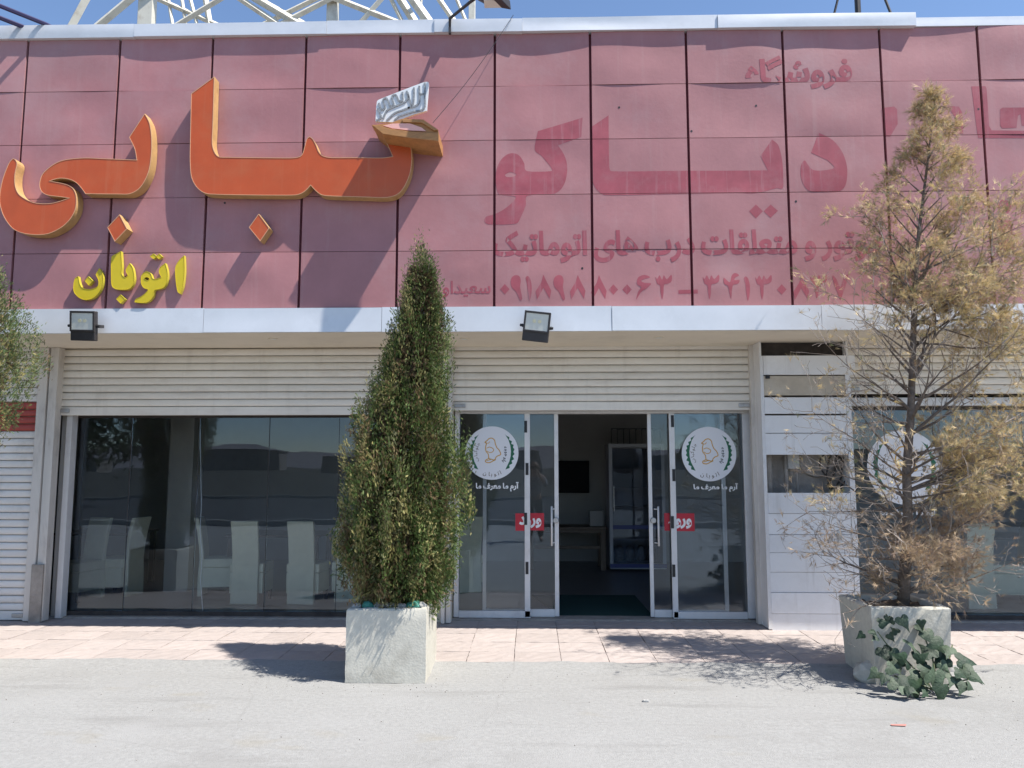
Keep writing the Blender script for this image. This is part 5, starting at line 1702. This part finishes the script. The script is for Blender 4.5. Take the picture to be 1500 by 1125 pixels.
for i, (x, y, h) in enumerate(((-19, -15, 5.5), (-18, -90, 3.6), (22, -95, 4), (27, -16, 4), (-52, -92, 4.2), (6, -100, 3))):
    plain_tree(x, y, h, ('leafy roadside tree mirrored in the left window', 'leafy tree beyond the road, left of the mirrored houses', 'leafy tree beyond the road mirrored in the right window', 'small leafy roadside tree mirrored far right', 'tall leafy tree beyond the road at the far left', 'small leafy tree beyond the road mirrored in the doors')[i], 50 + i)
lp = thing('street_lamp', 'tall grey street lamp by the road mirrored in the left window', 'street lamp', (-15.2, -16.5, 0))
MB().tube([(-15.2, -16.5, 0), (-15.2, -16.5, 8.5)], [.11, .06], 10).build('pole', M_DKMETAL, lp, smooth=True)
MB().tube([(-15.2, -16.5, 8.4), (-14.9, -17.2, 8.8), (-14.6, -18.4, 8.9)], .04, 8).build('arm', M_DKMETAL, lp, smooth=True)
MB().box(-14.75, -14.45, -19.1, -18.4, 8.84, 8.98).build('lamp_head', M_DKMETAL, lp, bevel=.03)

# the person taking the picture, mirrored in the door glass
M_SKIN = mat('skin', (.42, .25, .17), .55)
M_SHIRT = mat('patterned_shirt', (.28, .27, .28), .85, .7, 22)
M_TROU = mat('dark_trousers', (.018, .018, .022), .8)
M_HAIR = mat('dark_hair', (.012, .01, .009), .5)
PE = thing('person', 'person in patterned top and dark trousers holding up a phone, mirrored in the door', 'person', (.05, -.42, 0))
def skin(name, nodes, edges, m, sub=2):
    me = bpy.data.meshes.new(name)
    me.from_pydata([Vector(p[:3]) - Vector((.05, -.42, 0)) for p in nodes], edges, [])
    me.materials.append(m)
    o = link(bpy.data.objects.new(name, me), PE, (.05, -.42, 0))
    md = o.modifiers.new('skin', 'SKIN'); md.use_smooth_shade = True
    ly = me.skin_vertices[0].data if me.skin_vertices else None
    if ly is None:
        bpy.context.view_layer.objects.active = o
        bpy.ops.mesh.customdata_skin_add()
        ly = me.skin_vertices[0].data
    for i, p in enumerate(nodes):
        ly[i].radius = (p[3], p[4] if len(p) > 4 else p[3]); ly[i].use_root = (i == 0)
    s_ = o.modifiers.new('sub', 'SUBSURF'); s_.levels = sub; s_.render_levels = sub
    return o
bx_, by_ = .05, -.42
body = [(bx_, by_, .98, .13, .10), (bx_, by_, 1.12, .125, .095), (bx_, by_, 1.32, .15, .105), (bx_, by_, 1.44, .13, .09), (bx_, by_ + .01, 1.50, .055), (bx_, by_ + .03, 1.57, .06),
        (bx_, by_ + .035, 1.63, .082, .095), (bx_, by_ + .03, 1.70, .078, .09), (bx_, by_ + .025, 1.755, .05, .06),
        (bx_ - .19, by_, 1.42, .055), (bx_ - .25, by_ + .08, 1.20, .045), (bx_ - .10, by_ + .32, 1.50, .030), (bx_ - .085, by_ + .36, 1.56, .032, .018),
        (bx_ + .19, by_, 1.42, .055), (bx_ + .25, by_ + .08, 1.20, .045), (bx_ + .07, by_ + .32, 1.50, .030), (bx_ + .06, by_ + .36, 1.56, .032, .018),
        (bx_ - .09, by_, .90, .085), (bx_ - .10, by_ + .02, .50, .058), (bx_ - .10, by_ - .02, .10, .038), (bx_ - .11, by_ + .12, .035, .035, .022),
        (bx_ + .09, by_, .90, .085), (bx_ + .10, by_ + .03, .50, .058), (bx_ + .11, by_ - .01, .10, .038), (bx_ + .13, by_ + .13, .035, .035, .022)]
ed = [(0, 1), (1, 2), (2, 3), (3, 4), (4, 5), (5, 6), (6, 7), (7, 8), (3, 9), (9, 10), (10, 11), (11, 12), (3, 13), (13, 14), (14, 15), (15, 16), (0, 17), (17, 18), (18, 19), (19, 20), (0, 21), (21, 22), (22, 23), (23, 24)]
# fingers grow from the palms and close on the edges of the phone; thumbs from the side of the palm
for pi, s_ in ((12, -1), (16, 1)):
    px_, py_, pz_ = body[pi][:3]
    for k, ln in enumerate((.026, .031, .030, .024)):
        a = len(body)
        zk = pz_ + .030 - k * .020
        body += [(px_ - s_ * .008, py_ + .030, zk, .0085), (px_ - s_ * .026, py_ + .040, zk + .004, .008), (px_ - s_ * (.026 + ln * .7), py_ + .036, zk + .006, .007)]
        ed += [(pi, a), (a, a + 1), (a + 1, a + 2)]
    a = len(body)
    body += [(px_ - s_ * .014, py_ + .004, pz_ - .02, .010), (px_ - s_ * .034, py_ - .002, pz_ + .004, .009), (px_ - s_ * .044, py_ - .002, pz_ + .026, .008)]
    ed += [(pi, a), (a, a + 1), (a + 1, a + 2)]
skin('body', body, ed, M_SKIN)
skin('top', [(bx_, by_, .93, .165, .125), (bx_, by_, 1.12, .15, .118), (bx_, by_, 1.32, .172, .128), (bx_, by_, 1.43, .145, .105), (bx_ - .19, by_, 1.41, .075), (bx_ - .245, by_ + .075, 1.22, .064), (bx_ - .19, by_ + .18, 1.33, .055),
             (bx_ + .19, by_, 1.41, .075), (bx_ + .245, by_ + .075, 1.22, .064), (bx_ + .19, by_ + .18, 1.33, .055)], [(0, 1), (1, 2), (2, 3), (3, 4), (4, 5), (5, 6), (3, 7), (7, 8), (8, 9)], M_SHIRT)
skin('trousers', [(bx_, by_, 1.0, .15, .118), (bx_ - .09, by_, .88, .105), (bx_ - .10, by_ + .02, .50, .078), (bx_ - .10, by_ - .02, .11, .062), (bx_ + .09, by_, .88, .105), (bx_ + .10, by_ + .03, .50, .078), (bx_ + .11, by_ - .01, .11, .062)], [(0, 1), (1, 2), (2, 3), (0, 4), (4, 5), (5, 6)], M_TROU)
skin('hair', [(bx_, by_ + .0, 1.64, .085, .075), (bx_, by_ + .005, 1.715, .09, .088), (bx_, by_ + .02, 1.775, .06, .065)], [(0, 1), (1, 2)], M_HAIR)
for s_ in (-1, 1):
    x = bx_ + s_ * .115 + (.015 if s_ > 0 else 0)
    skin('shoe', [(x, by_ - .06, .045, .042, .04), (x, by_ + .06, .045, .045, .036), (x + s_ * .01, by_ + .17, .034, .036, .026)], [(0, 1), (1, 2)], M_BLACK, 1)
    MB().tube([(bx_ + s_ * .032, by_ + .128, 1.648), (bx_ + s_ * .032, by_ + .133, 1.648)], .012, 8).build('eye', M_WHITE, PE)
    MB().tube([(bx_ + s_ * .086, by_ + .03, 1.60), (bx_ + s_ * .096, by_ + .02, 1.64), (bx_ + s_ * .088, by_ + .02, 1.67)], [.008, .013, .008], 6).build('ear', M_SKIN, PE, smooth=True)
MB().tube([(bx_, by_ + .125, 1.66), (bx_, by_ + .150, 1.615), (bx_, by_ + .125, 1.605)], [.008, .014, .008], 6).build('nose', M_SKIN, PE, smooth=True)
MB().tube([(bx_ - .025, by_ + .122, 1.572), (bx_, by_ + .130, 1.570), (bx_ + .025, by_ + .122, 1.572)], .006, 5).build('mouth', M_RED, PE, smooth=True)
tag(MB().box(-.045, .115, -.052, -.042, 1.575, 1.66).build('phone', M_BLACK, bevel=.003), 'black phone held up by the person mirrored in the door', 'phone')

# loose grit along the pavement edge and round the planters
RNG = np.random.default_rng(9)
n = 420
gx_ = RNG.uniform(-6, 6, n); gy_ = np.where(RNG.random(n) < .5, 6.45 + RNG.normal(0, .16, n), RNG.uniform(4.2, 6.6, n))
near = RNG.random(n) < .3
gx_ = np.where(near, np.where(RNG.random(n) < .5, -1.1, 2.9) + RNG.normal(0, .5, n), gx_)
gy_ = np.where(near, 6.0 + RNG.normal(0, .12, n), gy_)
sz_ = RNG.uniform(.002, .0055, n)
OCT = [(1, 0, 0), (-1, 0, 0), (0, 1, 0), (0, -1, 0), (0, 0, .7), (0, 0, -.7)]
OCF = [(0, 2, 4), (2, 1, 4), (1, 3, 4), (3, 0, 4), (2, 0, 5), (1, 2, 5), (3, 1, 5), (0, 3, 5)]
go = scatter('grit', leaf_mat('grit', .9, 0.0), None, OCT, OCF, np.stack([gx_, gy_, sz_ * .5], 1), rand_unit(n), rand_unit(n), sz_, np.array([.24, .22, .20]) * RNG.uniform(.6, 1.5, (n, 1)), (0, 6, 0))
tag(go, 'loose grit scattered along the pavement edge and planters', 'grit', kind='stuff')
